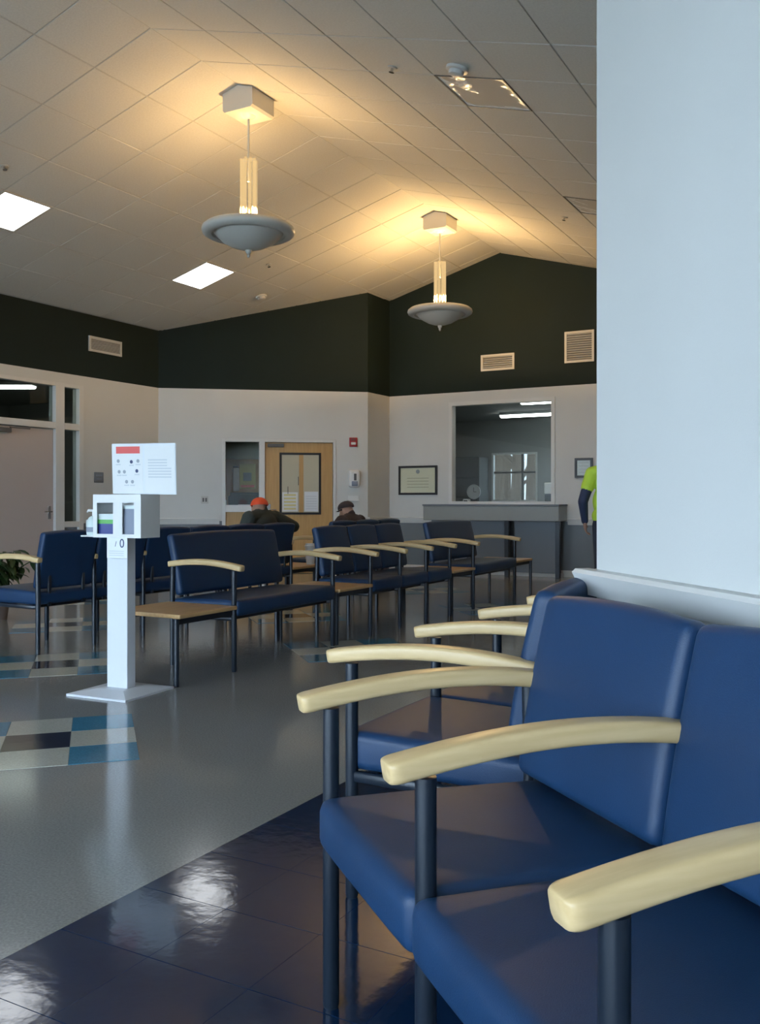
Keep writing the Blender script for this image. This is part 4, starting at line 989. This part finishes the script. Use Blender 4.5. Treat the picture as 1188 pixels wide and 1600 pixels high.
def hand(wr, d, nrm, side, m='skin', curl=0.6):
    """palm and five separate bent fingers. wr wrist, d forward, nrm palm normal (fingers curl towards it)"""
    d = Vector(d).normalized(); nrm = Vector(nrm).normalized(); sv = d.cross(nrm).normalized() * side; wr = Vector(wr); out = []
    pm = wr + d * 0.05
    for k in (-1, 0, 1): out.append(('c', tuple(wr + d * 0.012 + sv * 0.014 * k), 0.020, tuple(wr + d * 0.082 + sv * 0.026 * k), 0.015, m))
    for k, L in enumerate((0.070, 0.080, 0.075, 0.058)):
        b0 = wr + d * 0.088 + sv * (-0.034 + 0.0226 * k)
        j1 = b0 + (d * math.cos(curl * .5) + nrm * math.sin(curl * .5)) * L * .45
        j2 = j1 + (d * math.cos(curl * 1.4) + nrm * math.sin(curl * 1.4)) * L * .32
        j3 = j2 + (d * math.cos(curl * 2.1) + nrm * math.sin(curl * 2.1)) * L * .25
        for a, b, r0, r1 in ((b0, j1, .0095, .009), (j1, j2, .009, .0085), (j2, j3, .0085, .0075)): out.append(('c', tuple(a), r0, tuple(b), r1, m))
    b0 = wr + d * 0.03 - sv * 0.032; j1 = b0 + (d * .6 - sv * .55 + nrm * .35).normalized() * 0.042; j2 = j1 + (d * .9 - sv * .1 + nrm * .4).normalized() * 0.034
    out += [('c', tuple(b0), .012, tuple(j1), .0105, m), ('c', tuple(j1), .0105, tuple(j2), .0085, m)]
    return out
def cap(c, rot, m, brim_rot=0.0, dome=(0.090, 0.108, 0.078), beanie=False):
    M = Matrix.Translation(c) @ rot
    b = bmesh.new(); bmesh.ops.create_uvsphere(b, u_segments=28, v_segments=16, radius=1, matrix=Matrix.Identity(4))
    bmesh.ops.bisect_plane(b, geom=b.verts[:] + b.edges[:] + b.faces[:], plane_co=(0, 0, -0.12), plane_no=(0, 0, 1), clear_inner=True)
    bmesh.ops.solidify(b, geom=b.faces[:], thickness=-0.04)
    xform(b, M @ Matrix.Translation((0, 0.002, 0.045)) @ Matrix.Diagonal((*dome, 1)))
    out = [('cap_crown', b, m)]
    if not beanie:
        br = bmesh.new(); n = 14; up = []; lo = []
        for k in range(n + 1):
            a = math.pi * k / n; x = math.cos(a)
            for r, L in ((1.0, up), (0.0, lo)):
                y = -0.085 * math.sin(a) * 1.0 - r * 0.075 * math.sin(a) ** 0.8; xx = x * (0.086 if r == 0 else 0.080)
                L.append((xx, y, 0.040 - 0.02 * r * (1 - 0.4 * math.sin(a)) - 0.012 * abs(x)))
        v1 = [br.verts.new(p) for p in up]; v0 = [br.verts.new(p) for p in lo]
        for k in range(n): br.faces.new((v0[k], v0[k + 1], v1[k + 1], v1[k]))
        bmesh.ops.solidify(br, geom=br.faces[:], thickness=0.005)
        xform(br, M @ Matrix.Rotation(brim_rot, 4, 'Z')); out.append(('cap_brim', br, m))
    out.append(('cap_button', xform(lathe([(0, 0.006), (0.008, 0.004), (0.009, 0), (0, 0)], 10), M @ Matrix.Translation((0, 0.002, 0.045 + dome[2]))), m))
    return out
def seated(jk, tr, shoe='shoe', lean=0.0, drop=0.0, arms=None, headrot=Matrix.Identity(4), head_off=(0, 0, 0), wide=1.0, bulk=1.0):
    """seated figure facing -y; hips over local y=0.30, seat top 0.48"""
    p = []
    hip = V(0, 0.28, 0.575); ch = V(0, 0.34 - lean, 0.84 - drop); nk = V(0, 0.345 - lean * 1.3, 1.0 - drop); hd = nk + V(*head_off) + V(0, -0.035, 0.145)
    p += [('e', tuple(hip), (0.175, 0.135, 0.115), tr), ('e', tuple((hip + ch) / 2), (0.168 * wide, 0.13, 0.17), jk), ('e', tuple(ch + V(0, 0, 0.02)), (0.185 * wide, 0.125, 0.17), jk)]
    sh = [nk + V(s * 0.185 * wide, 0, -0.055) for s in (-1, 1)]
    p += [('c', tuple(nk + V(0, 0, -0.03)), 0.085, tuple(sh[0]), 0.068, jk), ('c', tuple(nk + V(0, 0, -0.03)), 0.085, tuple(sh[1]), 0.068, jk), ('c', tuple(nk + V(0, 0, -0.03)), 0.062, tuple(nk + V(0, -0.005, 0.03)), 0.064, jk), ('c', tuple(nk), 0.053, tuple(hd + V(0, 0.01, -0.05)), 0.052, 'skin')]
    for s in (-1, 1):
        h0 = hip + V(s * 0.095, -0.01, -0.005); kn = V(s * 0.14, -0.17, 0.535); an = V(s * 0.13, -0.17 + 0.02 * s, 0.10)
        p += [('c', tuple(h0), 0.098, tuple(kn), 0.062, tr), ('c', tuple(kn), 0.062, tuple(kn.lerp(an, .35) + V(0, 0.015, 0)), 0.058, tr), ('c', tuple(kn.lerp(an, .35) + V(0, 0.015, 0)), 0.058, tuple(an), 0.042, tr),
              ('c', tuple(an + V(0, 0.03, -0.055)), 0.040, tuple(an + V(s * 0.01, -0.08, -0.060)), 0.038, shoe), ('c', tuple(an + V(s * 0.01, -0.08, -0.060)), 0.038, tuple(an + V(s * 0.02, -0.155, -0.068)), 0.030, shoe)]
    for s, (el, wr, hdir, hn) in zip((-1, 1), arms):
        el, wr = V(*el), V(*wr); s0 = sh[0] if s < 0 else sh[1]
        p += [('c', tuple(s0), 0.068 * bulk, tuple(el), 0.055 * bulk, jk), ('c', tuple(el), 0.055 * bulk, tuple(wr), 0.040, jk), ('c', tuple(wr), 0.030, tuple(wr + V(*hdir).normalized() * .02), 0.026, 'skin')]
        p += hand(wr + V(*hdir).normalized() * .012, hdir, hn, s)
    p += head_prims(hd, headrot)
    return p, hd
# man in orange cap on the long bench, facing the left wall; his right arm rests out along the arm
MR = Matrix.Rotation(R(-42), 4, 'Z') @ Matrix.Rotation(R(8), 4, 'X')
arms1 = [((-0.36, 0.30, 0.80), (-0.33, 0.06, 0.77), (0.1, -1, -0.1), (0, -0.2, -1)), ((0.27, 0.24, 0.74), (0.16, 0.0, 0.66), (-0.4, -1, -0.1), (0, 0, -1))]
arms1[0] = ((-0.47, 0.40, 0.885), (-0.36, 0.14, 0.80), (0.25, -1, -0.2), (0, -0.2, -1))
pr1, hd1 = seated('jacket_green', 'trousers', lean=0.02, drop=-0.04, arms=arms1, headrot=MR, head_off=(0, 0, -0.105), wide=1.22, bulk=1.22)
# the bench's local frame: x towards the camera, y = +X world
px = BX - 0.53
person('seated person in orange cap and dark green jacket facing the left wall', (px + 0.02, 7.90, 0), R(-90), pr1, cap(hd1, MR, 'cap_orange') + eyes(hd1, MR))
MR2 = Matrix.Rotation(R(-6), 4, 'Z') @ Matrix.Rotation(R(14), 4, 'X')
arms2 = [((-0.27, 0.12, 0.69), (-0.12, -0.12, 0.64), (0.5, -1, 0), (0, 0, -1)), ((0.27, 0.12, 0.69), (0.12, -0.10, 0.64), (-0.5, -1, 0), (0, 0, -1))]
pr2, hd2 = seated('jacket_plum', 'trousers', lean=0.06, drop=0.03, arms=arms2, headrot=MR2, head_off=(0, -0.03, -0.075), wide=1.2, bulk=1.2)
person('seated person in dark cap and dark plum jacket beside the wooden door', (px, 9.86, 0), R(-90), pr2, cap(hd2, MR2, 'cap_dark') + eyes(hd2, MR2))
# standing worker in lime hi-vis vest, mostly behind the corner wall
def standing():
    p = []
    for s in (-1, 1):
        hp, kn, an = V(s * 0.095, 0, 0.93), V(s * 0.105, -0.02, 0.50), V(s * 0.115, 0.02, 0.10)
        p += [('c', tuple(hp), 0.100, tuple(kn), 0.066, 'trousers'), ('c', tuple(kn), 0.066, tuple(kn.lerp(an, .35) + V(0, 0.015, 0)), 0.062, 'trousers'), ('c', tuple(kn.lerp(an, .35) + V(0, 0.015, 0)), 0.062, tuple(an), 0.046, 'trousers'),
              ('c', tuple(an + V(0, 0.03, -0.055)), 0.042, tuple(an + V(s * .02, -0.16, -0.065)), 0.032, 'shoe')]
    p += [('e', (0, 0, 1.02), (0.200, 0.14, 0.12), 'hi_vis'), ('e', (0, 0, 1.16), (0.192, 0.135, 0.20), 'hi_vis'), ('e', (0, 0.0, 1.36), (0.190, 0.13, 0.16), 'hi_vis')]
    nk = V(0, 0.01, 1.50)
    for s in (-1, 1):
        sh = V(s * 0.195, 0.0, 1.44); p.append(('c', tuple(nk + V(0, 0, -0.03)), 0.08, tuple(sh), 0.068, 'hi_vis'))
        el = V(s * 0.292, 0.06, 1.16); wr = V(s * 0.262, -0.03, 0.97)
        mid_ = sh.lerp(el, .5)
        p += [('c', tuple(sh), 0.068, tuple(mid_), 0.066, 'hi_vis'), ('c', tuple(mid_), 0.056, tuple(el), 0.050, 'shirt_navy'), ('c', tuple(el), 0.050, tuple(wr), 0.036, 'shirt_navy')]
        p += hand(wr, (-s * 0.1, -0.25, -1), (-s, 0, 0), s)
    hd = V(0, -0.02, 1.65)
    p += [('c', tuple(nk), 0.055, tuple(hd + V(0, .01, -.05)), 0.052, 'skin')] + head_prims(hd, Matrix.Identity(4))
    return p, hd
pr3, hd3 = standing()
q = at_depth(957, HZ, 9.0)
rzW = R(YAW + 180 - 5)
person('standing person in lime hi-vis vest, navy sleeves and dark trousers by the counter', (q.x, q.y, 0), rzW, pr3, cap(hd3, Matrix.Identity(4), 'cap_dark', beanie=True) + eyes(hd3, Matrix.Identity(4)))
